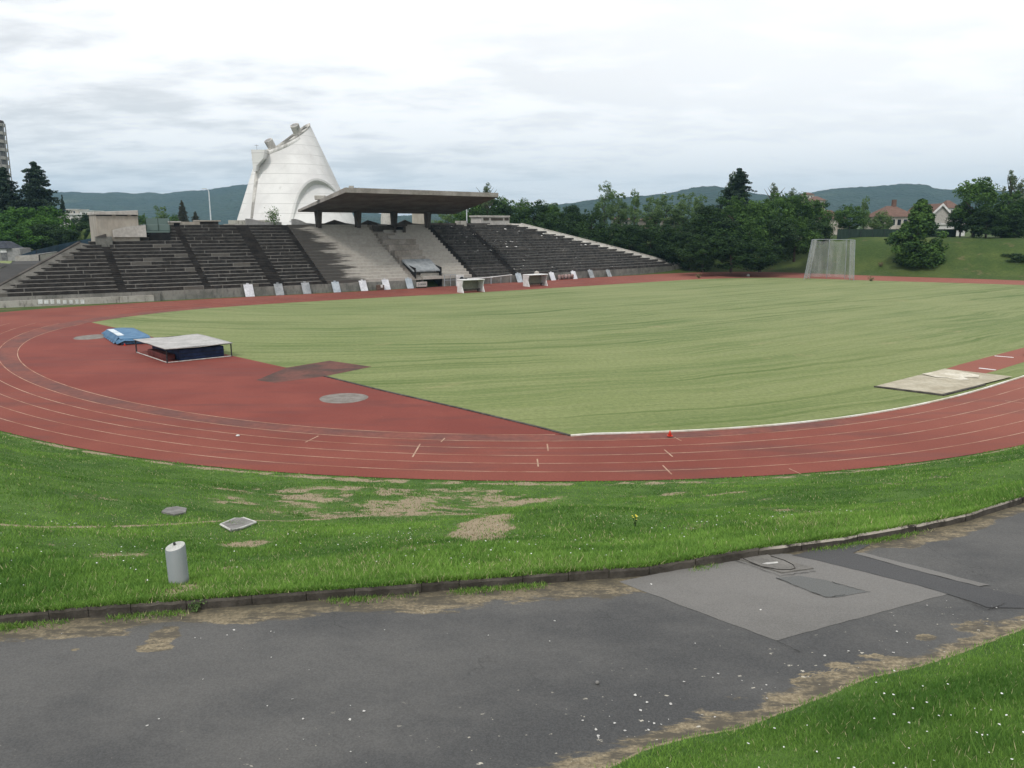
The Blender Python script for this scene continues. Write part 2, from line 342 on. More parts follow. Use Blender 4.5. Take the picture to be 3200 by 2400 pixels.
# --- church concrete: board-marked courses and rain stains
t = NT('church_concrete'); p = t.xyz(); n0 = t.noise(.12, None, 6, .65); n1 = t.noise(.5, t.mapv(t.pos, (1, 1, .10)), 6, .7)
zc = t.math('ADD', p[2], t.math('MULTIPLY', t.noise(.08, None, 2), .6))
fr = t.math('FRACT', t.math('DIVIDE', zc, 2.15)); ln = t.math('LESS_THAN', fr, .055)
c = t.mix(t.ramp(n0, .35, .68), (.57, .56, .545), (.70, .69, .67)); c = t.mix(t.math('MULTIPLY', ln, t.math('MULTIPLY', t.ramp(n0, .3, .6), .5)), c, (.27, .265, .25))
c = t.mix(t.math('MULTIPLY', t.ramp(n1, .58, .74), .35), c, (.33, .31, .275)); M['church'] = t.done(c, .85, n1, .12, .05)
M['church_rim'] = pm('church_rim', (.40, .39, .36), (.62, .61, .58), .45, .9, stretch=(1, 1, .35), lo=.40, hi=.55)
M['church_stain'] = pm('church_stained', (.30, .29, .265), (.56, .54, .50), .6, .9, stretch=(1, 1, .35), lo=.42, hi=.58)
# --- gear
M['mat_blue'] = pm('mat_blue', (.010, .020, .060), (.020, .036, .105), 1.5, .6, bstr=.3, bdist=.06)
M['mat_sky'] = pm('mat_sky_blue', (.055, .15, .27), (.10, .21, .34), 1.2, .6, bstr=.3, bdist=.06)
M['mat_red'] = pm('mat_red', (.09, .02, .018), (.14, .035, .03), 2, .7)
M['tarp'] = pm('tarp_white', (.52, .60, .66), (.70, .75, .78), 1.2, .6)
M['roofsheet'] = pm('roof_sheet', (.36, .35, .335), (.46, .445, .43), .8, .6, bstr=.1)
M['cone'] = NT('cone_red').done((.62, .05, .025), .5)
M['board'] = pm('board_white', (.56, .57, .60), (.72, .73, .75), .8, .6)
M['board_grey'] = pm('board_grey', (.24, .26, .27), (.36, .38, .39), 1.2, .8)
M['board_blue'] = pm('board_bluegrey', (.32, .37, .41), (.44, .49, .52), 1.2, .7)
M['shelter_back'] = pm('shelter_back', (.215, .215, .16), (.27, .27, .21), .6, .7)
M['bench'] = pm('bench_dark', (.06, .05, .04), (.10, .085, .07), 1.5, .8)
t = NT('cage_net'); t.done((.42, .43, .42), .8)
trp = t.n('ShaderNodeBsdfTransparent'); mx = t.n('ShaderNodeMixShader'); v = t.tc.outputs['Object']
w = t.noise(.55, t.mapv(v, (2.2, 2.2, .25)), 4); fac = t.ramp(w, .30, .80)
t.l(t.math('ADD', t.math('MULTIPLY', fac, .32), .24), mx.inputs[0]); t.l(trp.outputs[0], mx.inputs[1]); t.l(t.b.outputs[0], mx.inputs[2]); t.l(mx.outputs[0], t.out.inputs[0]); M['net'] = t.m
# --- houses, fences, hills
t = NT('roof_tiles'); p = t.xyz(); n0 = t.noise(1.1, None, 5, .7); wv = t.n('ShaderNodeTexWave'); t.l(t.tc.outputs['Object'], wv.inputs['Vector']); wv.inputs['Scale'].default_value = 1.2
c = t.mix(t.ramp(n0, .3, .7), (.105, .062, .048), (.165, .100, .076)); M['tiles'] = t.done(c, .9, wv.outputs[1], .4, .05)
M['render_cream'] = pm('render_cream', (.42, .38, .32), (.54, .50, .44), .7, .9)
M['render_white'] = pm('render_white', (.58, .57, .55), (.70, .69, .67), .7, .9)
M['shutter'] = pm('shutter_grey', (.12, .12, .12), (.2, .2, .2), 2, .8)
M['fence_green'] = pm('fence_green', (.016, .032, .024), (.032, .055, .040), 1.5, .9, stretch=(3, 3, .3))
M['fence_blue'] = pm('fence_blue', (.022, .045, .070), (.040, .072, .105), .8, .8)
M['slate'] = pm('shed_roof', (.03, .036, .048), (.06, .066, .08), 2, .8)
t = NT('forest_hill'); n0 = t.ramp(t.noise(.006, None, 8, .68), .36, .66); n1 = t.noise(.06, None, 5, .75); v = t.n('ShaderNodeTexVoronoi'); v.inputs['Scale'].default_value = .085; t.l(t.pos, v.inputs['Vector'])
c = t.mix(n0, (.016, .042, .030), (.030, .058, .036)); c = t.mix(t.ramp(n1, .35, .65), t.mix(.5, c, (.004, .012, .006)), c); c = t.mix(t.ramp(t.noise(.004, None, 5), .60, .70), c, (.05, .075, .045))
M['hill'] = t.done(c, .95, v.outputs[0], 1.0, 8.0)

# ------------------------------------------------------------------ track outlines (traced, then smoothed, as ground coordinates)
inner_px = [(3200,1171),(3059,1224),(2946,1251),(2742,1296),(2471,1331),(2200,1350),(1783,1361.5),(1566,1365),(1200,1355),(922,1338),(624,1300),(434,1266),(271,1230),(163,1195),(98,1165),(60,1137),(43,1113),(46,1091),(65,1070),(108,1047),(174,1027),(282,1006),(391,989),(597,966),(814,951),(1200,929),(1441,917),(1682,903),(2020,882),(2200,871),(2426,866),(2697,876),(3200,890)]
outer_px = [(3200,1402),(2968,1443),(2652,1477),(2200,1507),(1682,1512),(1200,1500),(651,1471),(380,1433),(163,1390),(0,1357),(-200,1290),(-330,1200),(-340,1100),(-260,1025),(-140,987),(0,972),(271,956),(651,934),(1200,907),(1700,876),(2020,858),(2200,849.5),(2426,849),(2697,861),(3200,876)]
def closed_curve(px, extra, n=420, sig=5):
    P = np.array([G(*q)[:2] for q in px] + extra); Q = np.vstack([P, P[:1]])
    L = np.concatenate([[0], np.cumsum(np.hypot(*np.diff(Q, axis=0).T))]); sgrid = np.linspace(0, L[-1], n, endpoint=False)
    R = np.stack([np.interp(sgrid, L, Q[:, i]) for i in (0, 1)], 1)
    k = np.exp(-.5 * (np.arange(-18, 19) / sig) ** 2); k /= k.sum()
    return np.stack([np.convolve(np.concatenate([R[-18:, i], R[:, i], R[:18, i]]), k, 'valid') for i in (0, 1)], 1)
INN = closed_curve(inner_px, [np.array(q) for q in ((103.,124.),(102.,106.),(84.,90.),(60.,72.))])
OUT = closed_curve(outer_px, [np.array(q) for q in ((112.,122.),(110.,101.),(88.,80.),(58.,58.))])
def outward(P):
    T = np.roll(P, -1, 0) - np.roll(P, 1, 0); T /= np.linalg.norm(T, axis=1)[:, None]; N = np.stack([-T[:, 1], T[:, 0]], 1)
    c = P.mean(0); 
    if ((P - c) * N).sum() < 0: N = -N
    return N
NI = outward(INN)
def hit(p, d, Q):
    A = Q; B = np.roll(Q, -1, 0); e = B - A; den = d[0] * e[:, 1] - d[1] * e[:, 0]
    w = A - p; t = (w[:, 0] * e[:, 1] - w[:, 1] * e[:, 0]) / den; s = (w[:, 0] * d[1] - w[:, 1] * d[0]) / den
    ok = (s >= 0) & (s <= 1) & (t > 0); return t[ok].min() if ok.any() else 8.0
WD = np.array([min(hit(INN[i], NI[i], OUT), 26.0) for i in range(len(INN))])
kk = np.ones(5) / 5; WD = np.convolve(np.concatenate([WD[-2:], WD, WD[:2]]), kk, 'valid')
OUTM = INN + NI * WD[:, None]
def sd_out(X, Y):                           # signed distance to the outer track edge (positive outside)
    P = np.stack([X.ravel(), Y.ravel()], 1); best = np.full(len(P), 1e9); ins = np.zeros(len(P), bool)
    A = OUTM; B = np.roll(OUTM, -1, 0)
    for a, b in zip(A, B):
        e = b - a; w = P - a; q = np.clip((w @ e) / (e @ e + 1e-9), 0, 1); best = np.minimum(best, np.hypot(*(w - q[:, None] * e).T))
        if a[1] != b[1]:
            c = ((a[1] > P[:, 1]) != (b[1] > P[:, 1])) & (P[:, 0] < (b[0] - a[0]) * (P[:, 1] - a[1]) / (b[1] - a[1]) + a[0]); ins ^= c
    return np.where(ins, -best, best).reshape(X.shape)

# ------------------------------------------------------------------ near side: kerb, road, banks as functions of bearing r = x / y
ZR = 5.70
kerb_px = [(-300,1945),(0,1915),(325,1889),(570,1871),(868,1848),(1200,1826),(1425,1809),(1751,1786),(2022,1766),(2200,1737),(2393,1706),(2642,1674),(2859,1636),(3022,1603),(3200,1548),(3500,1440)]
bank_px = [(-400,2850),(700,2760),(1500,2560),(1903,2400),(2022,2338),(2154,2303),(2317,2276),(2453,2222),(2588,2170),(2697,2122),(2859,2086),(2995,2042),(3103,1999),(3200,1964),(3500,1850)]
def table(px, z):
    P = np.array([G(x, y, z) for x, y in px]); r = P[:, 0] / P[:, 1]; o = np.argsort(r); return r[o], P[o, 1]
KR, KY = table(kerb_px, ZR + .12); KR, KY = np.concatenate([KR, [.86, .98, 1.12, 1.5]]), np.concatenate([KY, [20.5, 25.5, 30.0, 31.0]]); BR, BY = table(bank_px, ZR)
trk = OUTM[(OUTM[:, 1] < 60)]; tr_ = trk[:, 0] / trk[:, 1]
sel = [];
for r0 in np.linspace(-.76, .98, 181):        # nearest crossing of each bearing with the outer edge
    d = np.array([r0, 1.0]); sel.append(hit(np.array([0., 0.]), d, OUTM))
TR, TY = np.linspace(-.76, .98, 181), np.array(sel)
def Yk(r): return np.interp(r, KR, KY)
def Yb(r): return np.interp(r, BR, BY)
def Yt(r): return np.interp(r, TR, TY)
def hump(x, y, cx, cy, sx, sy): return np.exp(-((x - cx) / sx) ** 2 - ((y - cy) / sy) ** 2)
def hemb(x, y):                             # height of the near embankment between kerb and track
    r = x / y; k, T = Yk(r), Yt(r); q = np.clip((y - k) / (T - k), 0, 1)
    tc = np.interp(r, [-.65, -.3, 0, .3, .65], [.235, .29, .40, .42, .42]); zc = np.interp(r, [-.65, -.3, 0, .3, .65], [4.15, 3.75, 3.30, 3.1, 2.75])
    z0 = ZR + .12; zl = zc - np.interp(r, [-.65, 0, .3, .65], [.35, 1.35, .95, .25]); tl = tc + .13
    z = np.where(q < tc, z0 + (zc - z0) * (q / tc) ** 1.05, np.where(q < tl, zc + (zl - zc) * ((q - tc) / (tl - tc)), zl * (1 - (q - tl) / (1 - tl)) ** 1.1))
    w = np.clip(q * 8, 0, 1) * np.clip((1 - q) * 8, 0, 1)
    return z + w * (.05 * np.sin(x * .9 + y * .7) + .06 * np.sin(x * .37 - y * .6 + 1.3) + .35 * hump(x, y, 1.6, 17.3, 3.2, 2.2)) + .004 * (q <= 0)
def onemb(px, py):
    d = ray(px, py)
    for t in np.arange(7.0, 60, .02):
        p = d * t
        if CH + p[2] <= hemb(p[0], p[1]): return np.array([p[0], p[1], hemb(p[0], p[1])])
    return G(px, py, 0)
def hbank(x, y):                            # bank on which the photographer stands
    r = x / np.maximum(y, .2); e = np.maximum(Yb(r) - y, 0); return ZR + .02 + np.minimum(.42 * e, 3.1) + .03 * np.sin(x * 2.1) * np.clip(e, 0, 1)

# ------------------------------------------------------------------ large ground sheet
def ss(a, b, x): t = np.clip((x - a) / (b - a), 0, 1); return t * t * (3 - 2 * t)
def uL(s): return 3.8 + 1.08 * s
def uR(s): return 130 - 2.1 * s
def hfar(X, Y):
    X = np.asarray(X, float); Y = np.asarray(Y, float); d = sd_out(X, Y); u = X * DU[0] + Y * DU[1]; s = X * DN[0] + Y * DN[1] - ow(u); s = np.where(np.abs(u) > 220, 30., s)
    r = X / np.maximum(Y, 1)
    right = ss(.10, .20, r) * ss(80, 110, Y + X * .0)
    zb = 7.4 * ss(1.5, 21, d)
    under = np.clip(.5 * s - .6, -.03, 9.3); left = np.clip(.24 * (s - 1), -.03, 4.4)
    wr = ss(0, 3, u - uR(np.clip(s, 0, 17)) - 1.5); under = under * (1 - wr) + np.clip(.18 * (s - 2), -.03, 4.0) * wr; wl = ss(-1.5, 1.5, u - uL(np.clip(s, 0, 19))); zs = left * (1 - wl) + under * wl
    zs = np.where((d > 0) & (s > 0) & (Y > 60), zs, -.03)
    z = zs * (1 - right) + np.where(d > 0, zb, -.03) * right
    z = np.where(Y < 45, -.03, z); z = np.where((X > 60) & (Y < 110) & (d > 0), 3 * ss(2, 20, d), z)
    return np.maximum(z, -.03)
gx = np.concatenate([[-4500, -2500, -1200, -600, -350, -230], np.arange(-160, 262, 2.2), [300, 400, 600, 1200, 2500, 4500]])
gy = np.concatenate([[-400, -100, -30], np.arange(0, 250, 2.2), [270, 300, 360, 500, 900, 1800, 3200, 5200]])
XX, YY = np.meshgrid(gx, gy); ZZ = hfar(XX, YY)
nx = len(gx); idx = np.arange(XX.size).reshape(XX.shape)
Fq = np.stack([idx[:-1, :-1], idx[:-1, 1:], idx[1:, 1:], idx[1:, :-1]], -1).reshape(-1, 4)
me = npmesh('ground', np.stack([XX, YY, ZZ], -1).reshape(-1, 3), Fq, M['rough'], True); tag(link('ground', me), kind='structure')

# infield, track, apron
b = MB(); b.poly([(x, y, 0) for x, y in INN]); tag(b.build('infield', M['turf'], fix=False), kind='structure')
b = MB(); n = len(INN)
for i in range(n):
    j = (i + 1) % n; b.quad((*INN[i], .004), (*INN[j], .004), (*OUTM[j], .004), (*OUTM[i], .004))
tag(b.build('running_track', M['track']), kind='structure')
b = MB()                                    # scuffed innermost lane on the bend
for i in range(n):
    j = (i + 1) % n; p = INN[i]
    if p[1] < 100 and -60 < p[0] < 18:
        q = [INN[i] + NI[i] * .08, INN[j] + NI[j] * .08, INN[j] + NI[j] * WD[j] * .155, INN[i] + NI[i] * WD[i] * .155]
        b.quad(*[(*w, .008) for w in q])
tag(b.build('worn_lane', M['innerlane']), kind='structure')
b = MB()
for k in range(0, 6):
    for i in range(n):
        j = (i + 1) % n
        if WD[i] > 16: continue
        fa, fb = WD[i] * k / 6, WD[j] * k / 6; hw = .027 if k else .03
        if k == 0 and INN[i][1] < 58 and INN[i][0] > 2.5: continue
        b.quad((*(INN[i] + NI[i] * (fa - hw)), .013), (*(INN[j] + NI[j] * (fb - hw)), .013), (*(INN[j] + NI[j] * (fb + hw)), .013), (*(INN[i] + NI[i] * (fa + hw)), .013))
def mark(x0, y0, x1, y1, w=.034, z=.013):
    a, c = G(x0, y0, z), G(x1, y1, z); d = c - a; d /= np.linalg.norm(d); m = np.array([-d[1], d[0], 0]) * w; b.quad(a - m, c - m, c + m, a + m)
for q in ((1313,1387,1289,1428),(954,1382,995,1362),(1710,1387,1713,1409),(1679,1434,1682,1458),(2076,1405,2102,1427),(2071,1454,2099,1482),(2108,1366,2130,1378),(2466,1464,2515,1487),(1390,1369,1378,1381),(3140,1252,3200,1260)): mark(*q)
tag(b.build('lane_lines', M['line']), kind='structure')
ap = [(284,1007),(391,1031),(560,1075),(732,1113),(895,1149),(1030,1127),(1161,1146),(1014,1176),(1200,1222),(1441,1277),(1682,1335),(1783,1361.5)]
apw = [G(*q)[:2] for q in ap]
i0 = int(np.argmin(np.hypot(*(INN - apw[0]).T))); i1 = int(np.argmin(np.hypot(*(INN - apw[-1]).T)))
seq = [INN[i % n] for i in range(i1 + 1, i0 + (n if i0 < i1 else 0))] if True else []
b = MB(); b.poly([(x, y, .004) for x, y in apw + seq]); tag(b.build('jump_apron', M['apron'], fix=False), kind='structure')
b = MB(); b.poly([G(x, y, .009) for x, y in ((800,1188),(895,1149),(1030,1127),(1161,1146),(1014,1176),(860,1196))]); tag(b.build('worn_runway', M['runway']), kind='structure')
# dark joint along the apron edge
b = MB(); ed = [G(*q) for q in ((1014,1176),(1200,1222),(1441,1277),(1682,1335),(1783,1362))]
for a, c in zip(ed[:-1], ed[1:]):
    d = c - a; d /= np.linalg.norm(d); m = np.array([-d[1], d[0], 0]); b.hexa([a - m * .10, c - m * .10, c + m * .06, a + m * .06] + [q + np.array([0, 0, .05]) for q in (a - m * .10, c - m * .10, c + m * .06, a + m * .06)])
tag(b.build('apron_edging', M['pitedge']), 'low dark edging between the red apron and the infield grass', 'edging')
def disc(px, py, r, z, mat, name, kind=None, lab=None, cat=None, sq=1.0):
    c = G(px, py, z); b = MB(); b.poly([(c[0] + r * math.cos(a) * (1 + .03 * math.sin(3 * a)), c[1] + r * sq * math.sin(a), z) for a in np.linspace(0, 2 * math.pi, 40, endpoint=False)])
    return tag(b.build(name, mat, fix=False), lab, cat, None, kind)
disc(1074, 1244, 1.45, .009, M['circle'], 'throwing_circle', 'structure'); disc(288, 1053, 1.5, .009, M['circle'], 'concrete_patch', 'structure', sq=1.2)
# white kerb rail along the inner edge
b = MB(); ids = [i for i in range(n) if INN[i][0] > 2.6 and INN[i][1] < 85 and np.dot(INN[i], DN) < 45]
ids.sort(key=lambda i: np.dot(INN[i], DU))
pts = [INN[i] for i in ids]; nn = [NI[i] for i in ids]
pts[0] = G(1783, 1362)[:2]
for i in range(len(pts) - 1):
    a, c, na, nc = pts[i], pts[i + 1], nn[i], nn[i + 1]
    q = [a + na * .02, c + nc * .02, c + nc * .14, a + na * .14]; b.hexa([(*w, .0) for w in q] + [(*w, .075) for w in q])
tag(b.build('track_kerb', M['kerbwhite']), 'low white kerb rail curving along the inside edge of the red track', 'kerb rail')
# long jump pit and runway
b = MB(); pit = [G(*q) for q in ((2738,1210),(2944,1236),(3164,1181),(2952,1156))]; up = np.array([0, 0, .10])
lj = thing('sand_pit', 'pale sand landing pit with dark sunken edge beside the white kerb', 'sand pit', tuple(np.mean(pit, 0)))
P = [[None] * 15 for _ in range(15)]
for i in range(15):
    for j in range(15):
        a, c = i / 14, j / 14; q = (pit[0] * (1 - a) + pit[1] * a) * (1 - c) + (pit[3] * (1 - a) + pit[2] * a) * c
        P[i][j] = (q[0], q[1], .10 + .05 * math.sin(a * 3.1) * math.sin(c * 3.1) + .02 * mnoise.noise(Vector((q[0], q[1], 3))))
b.grid(P); b.build('sand_bed', M['sand'], lj, smooth=True)
b = MB()
for i in (0, 1):
    a, c = pit[i], pit[(i + 1) % 4]; c = c if i == 0 else a + (c - a) * .55; d = (c - a) / np.linalg.norm(c - a); m = np.array([-d[1], d[0], 0]); mid = (pit[0] + pit[2]) / 2
    if np.dot(m, mid - a) > 0: m = -m
    b.hexa([a, c, c + m * .15 + d * .1, a + m * .15 - d * .1] + [q + np.array([0, 0, .09]) for q in (a, c, c + m * .15 + d * .1, a + m * .15 - d * .1)])
b.build('pit_edge', M['pitedge'], lj)
b = MB(); cen = [(2880,1168),(2946,1157),(2985,1157),(3060,1172),(3058,1180),(3012,1178),(3030,1186),(3000,1187),(2960,1180),(2925,1178)]
lo_ = [G(x, y, .165) for x, y in cen]; b.poly(lo_); b.build('dry_sand', M['sandpale'], lj, fix=False)
b = MB(); b.poly([G(x, y, .006) for x, y in ((2952,1154),(2995,1140),(3200,1086),(3420,1020),(3420,1068),(3200,1131),(3113,1158),(3060,1172))]); tag(b.build('jump_runway', M['track'], fix=False), kind='structure')
b = MB(); mark(3108,1112,3168,1117,.14,.012); mark(3059,1150,3112,1156,.16,.012); tag(b.build('takeoff_boards', M['white']), kind='structure')

# ------------------------------------------------------------------ near embankment, road, banks
rs = np.concatenate([np.linspace(-1.6, -.82, 40), np.linspace(-.80, .80, 240), np.linspace(.82, 1.45, 40)]); qs = np.concatenate([np.linspace(0, .6, 80), np.linspace(.61, 1.0, 50)])
RR, QQ = np.meshgrid(rs, qs, indexing='ij'); YA = Yk(RR) + (Yt(RR) - Yk(RR)) * QQ; XA = RR * YA; ZA = hemb(XA, YA); ZA = np.where(QQ >= 1, -.02, ZA)
bare_spots = []                             # (px, py, rx px, ry px, strength)
for q in ((1505,1652,92,40,1.05),(1560,1622,60,14,.8),(1290,1574,270,22,.58),(1000,1560,190,26,.52),(1650,1565,260,10,.55),(2050,1548,160,6,.5),(1300,1600,230,11,.62),(760,1702,90,14,.75),(2780,1512,100,9,.9),(2400,1560,70,5,.45),(2100,1640,160,30,.36),(300,1560,200,16,.36),(1250,1720,260,20,.34),(1250,1556,640,34,.43),(900,1590,330,26,.42),(1180,1607,190,11,.72),(2500,1600,200,20,.36),(380,1735,120,20,.42),(560,1845,60,22,.8),(180,1705,70,10,.6),(700,1780,40,14,.6),(1380,1532,240,9,.5),(800,1540,200,6,.5),(2250,1545,120,4,.5),(2930,1490,90,7,.6)):
    c = onemb(q[0], q[1]); e = onemb(q[0] + q[2], q[1]); f_ = onemb(q[0], q[1] - q[3]); g_ = onemb(q[0], q[1] + q[3])
    bare_spots.append((c[0], (f_[1] + g_[1]) / 2, abs(e[0] - c[0]), max(abs(f_[1] - g_[1]) / 2, .15), q[4]))
path = np.array([onemb(*q)[:2] for q in ((-150,1632),(0,1639),(110,1647),(250,1648),(400,1645),(560,1637),(700,1628),(900,1628),(1060,1616),(1200,1607))])
LAT = np.random.default_rng(5).uniform(0, 1, (256, 256))
def vnoise(x, y):
    i, j = np.floor(x).astype(int), np.floor(y).astype(int); fx, fy = x - i, y - j; fx = fx * fx * (3 - 2 * fx); fy = fy * fy * (3 - 2 * fy)
    g = lambda a, c: LAT[a % 256, c % 256]
    return (g(i, j) * (1 - fx) + g(i + 1, j) * fx) * (1 - fy) + (g(i, j + 1) * (1 - fx) + g(i + 1, j + 1) * fx) * fy
def patchy(x, y, s, seed=0):
    v = 0; a = .5; f_ = s * .55
    for k_ in range(4): v = v + a * vnoise(x * f_ + seed * 17.3 + k_ * 31, y * f_ * 1.2 + seed * 9.1 + k_ * 7); a *= .55; f_ *= 2.1
    return np.clip((v / .98 - .5) * 1.75 + .5, 0, 1)
def bare(x, y):
    v = np.zeros_like(x)
    for cx, cy, sx, sy, st in bare_spots: v = np.maximum(v, st * np.exp(-(((x - cx) / sx) ** 2 + ((y - cy) / sy) ** 2) ** 1.5))
    P = np.stack([x.ravel(), y.ravel()], 1); dd = np.full(len(P), 9.)
    for a, c in zip(path[:-1], path[1:]):
        e = c - a; w = P - a; q = np.clip((w @ e) / (e @ e), 0, 1); dd = np.minimum(dd, np.hypot(*(w - q[:, None] * e).T))
    v = np.maximum(v, .95 * np.exp(-(dd.reshape(x.shape) / .13) ** 2))
    r = x / y; T = Yt(r); v = np.maximum(v, .62 * np.exp(-((T - y - .75) / .55) ** 2) * (.45 + .8 * patchy(x, y, 1.2, 44)))
    return v + (patchy(x, y, 3.2, 40) - .5) * 1.1 * np.clip(v * 2.2, 0, .62)
BA = bare(XA, YA); ix = np.arange(XA.size).reshape(XA.shape)
Fq = np.stack([ix[:-1, :-1], ix[1:, :-1], ix[1:, 1:], ix[:-1, 1:]], -1).reshape(-1, 4)
me = npmesh('embankment', np.stack([XA, YA, ZA], -1).reshape(-1, 3), Fq, M['soil'], True, {'bare': BA.ravel()}); tag(link('embankment', me), kind='structure')
# road
qs2 = np.linspace(0, 1, 110); RR, QQ = np.meshgrid(np.concatenate([np.linspace(-1.6, -.83, 60), np.linspace(-.82, .84, 290), np.linspace(.85, 1.45, 60)]), qs2, indexing='ij'); a_, c_ = Yk(RR) - .03, Yb(RR) - .35
YA2 = c_ + (a_ - c_) * QQ; XA2 = RR * YA2; ZA2 = np.full_like(XA2, ZR)
SPOT = np.zeros_like(XA2)
for q in ((2520,2135,55,20,1.2),(2620,2080,70,14,.8),(2720,2050,70,10,.8),(2890,1990,38,12,1.2),(2560,2105,120,10,.7),(3050,1960,110,26,.8),(2300,2180,80,18,.5),(485,2022,62,16,1.2),(515,1985,50,34,1.3),(640,1925,150,20,1.1),(200,1965,260,34,1.15),(60,2000,80,12,.7),(760,1935,120,18,.9),(235,2030,18,6,.9),(1150,1885,260,10,.7),(1330,1876,160,8,.6)):
    c = G(q[0], q[1], ZR); e = G(q[0] + q[2], q[1], ZR); f_ = G(q[0], q[1] - q[3], ZR); SPOT = np.maximum(SPOT, q[4] * np.exp(-(((XA2 - c[0]) / (e[0] - c[0])) ** 2 + ((YA2 - c[1]) / (f_[1] - c[1])) ** 2) ** 1.3))
ix = np.arange(XA2.size).reshape(XA2.shape); Fq = np.stack([ix[:-1, :-1], ix[1:, :-1], ix[1:, 1:], ix[:-1, 1:]], -1).reshape(-1, 4)
me = npmesh('road', np.stack([XA2, YA2, ZA2], -1).reshape(-1, 3), Fq, M['road'], False, {'dkerb': (a_ - YA2).ravel(), 'dbank': (YA2 - c_ - .35).ravel(), 'spot': SPOT.ravel()}); tag(link('road', me), kind='structure')
# photographer's bank
RR, EE = np.meshgrid(np.linspace(-1.6, 1.45, 160), np.linspace(-.05, 14.0, 80), indexing='ij'); YA3 = np.maximum(Yb(RR) - EE, .25); XA3 = RR * np.maximum(YA3, 0.25); XA3 = RR * Yb(RR)
def bankxy(r, e): yb = Yb(r); return r * yb - 0 * e, yb - e
ZA3 = ZR - .02 + np.where(EE < 0, 0, np.minimum(.05 + .36 * EE, 2.85))
ix = np.arange(XA3.size).reshape(XA3.shape); Fq = np.stack([ix[:-1, :-1], ix[:-1, 1:], ix[1:, 1:], ix[1:, :-1]], -1).reshape(-1, 4)
me = npmesh('near_bank', np.stack([XA3, Yb(RR) - EE, ZA3], -1).reshape(-1, 3), Fq, M['soil'], True, {'bare': np.clip(.75 - EE.ravel() * 4, 0, 1)}); tag(link('near_bank', me), kind='structure')
# kerb stones
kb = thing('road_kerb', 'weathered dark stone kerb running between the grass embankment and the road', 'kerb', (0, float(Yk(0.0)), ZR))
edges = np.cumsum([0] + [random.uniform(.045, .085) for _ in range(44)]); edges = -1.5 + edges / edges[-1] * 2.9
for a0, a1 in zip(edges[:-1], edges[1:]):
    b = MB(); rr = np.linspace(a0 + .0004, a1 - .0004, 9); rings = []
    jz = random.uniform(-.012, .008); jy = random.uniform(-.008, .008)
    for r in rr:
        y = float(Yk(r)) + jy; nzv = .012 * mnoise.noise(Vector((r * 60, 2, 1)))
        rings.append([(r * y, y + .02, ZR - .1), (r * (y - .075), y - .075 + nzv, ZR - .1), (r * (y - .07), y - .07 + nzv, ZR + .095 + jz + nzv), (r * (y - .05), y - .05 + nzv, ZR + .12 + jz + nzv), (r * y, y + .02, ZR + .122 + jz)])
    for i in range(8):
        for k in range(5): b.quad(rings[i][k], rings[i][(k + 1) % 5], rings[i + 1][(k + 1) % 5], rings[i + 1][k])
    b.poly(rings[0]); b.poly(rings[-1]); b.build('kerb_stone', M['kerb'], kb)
# repairs in the road surface
def sheet(name, px, z, mat, kind='structure'):
    Q = [G(x, y, ZR + z) for x, y in px]; out = []
    for a, c in zip(Q, Q[1:] + Q[:1]):
        k_ = max(2, int(np.linalg.norm(c - a) / .12)); out += [a + (c - a) * (i / k_) + np.array([random.uniform(-.011, .011), random.uniform(-.011, .011), 0]) * (i > 0) for i in range(k_)]
    b = MB(); b.poly(out); return tag(b.build(name, mat, fix=False), kind=kind)
sheet('pale_patch', ((1935,1818),(2040,1858),(2180,1910),(2300,1955),(2425,2001),(2440,1998),(2600,1953),(2780,1906),(2962,1856),(2860,1826),(2700,1786),(2560,1752),(2470,1731),(2400,1728),(2290,1742),(2100,1782)), .004, M['patch_pale'])
sheet('dark_patch', ((2474,1735),(2540,1720),(2690,1698),(2720,1702),(2666,1728),(2750,1752),(2900,1793),(3060,1833),(3200,1864),(3400,1900),(3400,1960),(3200,1900),(3085,1898),(3030,1877),(2962,1856),(2860,1826),(2700,1786),(2560,1752)), .008, M['patch_dark'])
sheet('pale_strip', ((2668,1729),(2700,1727),(2850,1765),(3000,1805),(3095,1828),(3060,1832),(2900,1792),(2750,1751)), .012, M['patch_pale'])
sheet('mid_patch', ((2425,1806),(2500,1799),(2580,1812),(2710,1850),(2610,1866),(2580,1866)), .009, M['patch_mid'])
b = MB()
for q in ((2425,1806,2580,1866),(2580,1866,2640,1858),(2600,1818,2720,1850),(2297,1751,2440,1799),(2440,1799,2549,1784),(2425,2001,2500,2036),(3000,1868,3085,1905),(3085,1905,3110,1898),(3110,1898,3140,1885)):
    x0, y0, x1, y1 = q; N_ = 9; prev = None
    for i in range(N_ + 1):
        f_ = i / N_; p_ = G(x0 + (x1 - x0) * f_ + random.uniform(-2, 2), y0 + (y1 - y0) * f_ + random.uniform(-1.5, 1.5), ZR + .016)
        if prev is not None:
            d = p_ - prev; d /= np.linalg.norm(d); m = np.array([-d[1], d[0], 0]) * random.uniform(.002, .006); b.quad(prev - m, p_ - m, p_ + m, prev + m)
        prev = p_
tag(b.build('road_seams', M['crack'], fix=False), kind='structure')
mh = thing('utility_cover', 'worn concrete utility cover with curved groove set in the road by the kerb', 'utility cover', tuple(G(2425, 1768, ZR)))
b = MB(); cor = [G(x, y, ZR + .0) for x, y in ((2303,1748),(2442,1793),(2543,1779),(2398,1737))]; b.hexa(cor + [q + np.array([0, 0, .022]) for q in cor]); b.build('cover_slab', M['slab_dim'], mh)
b = MB(); arc = [G(x, y, ZR + .027) for x, y in ((2322,1745),(2345,1756),(2380,1770),(2430,1779),(2470,1780),(2485,1775),(2478,1764),(2450,1750),(2408,1737))]; b.tube(arc, .006, 6); b.build('groove_ring', M['crack'], mh)
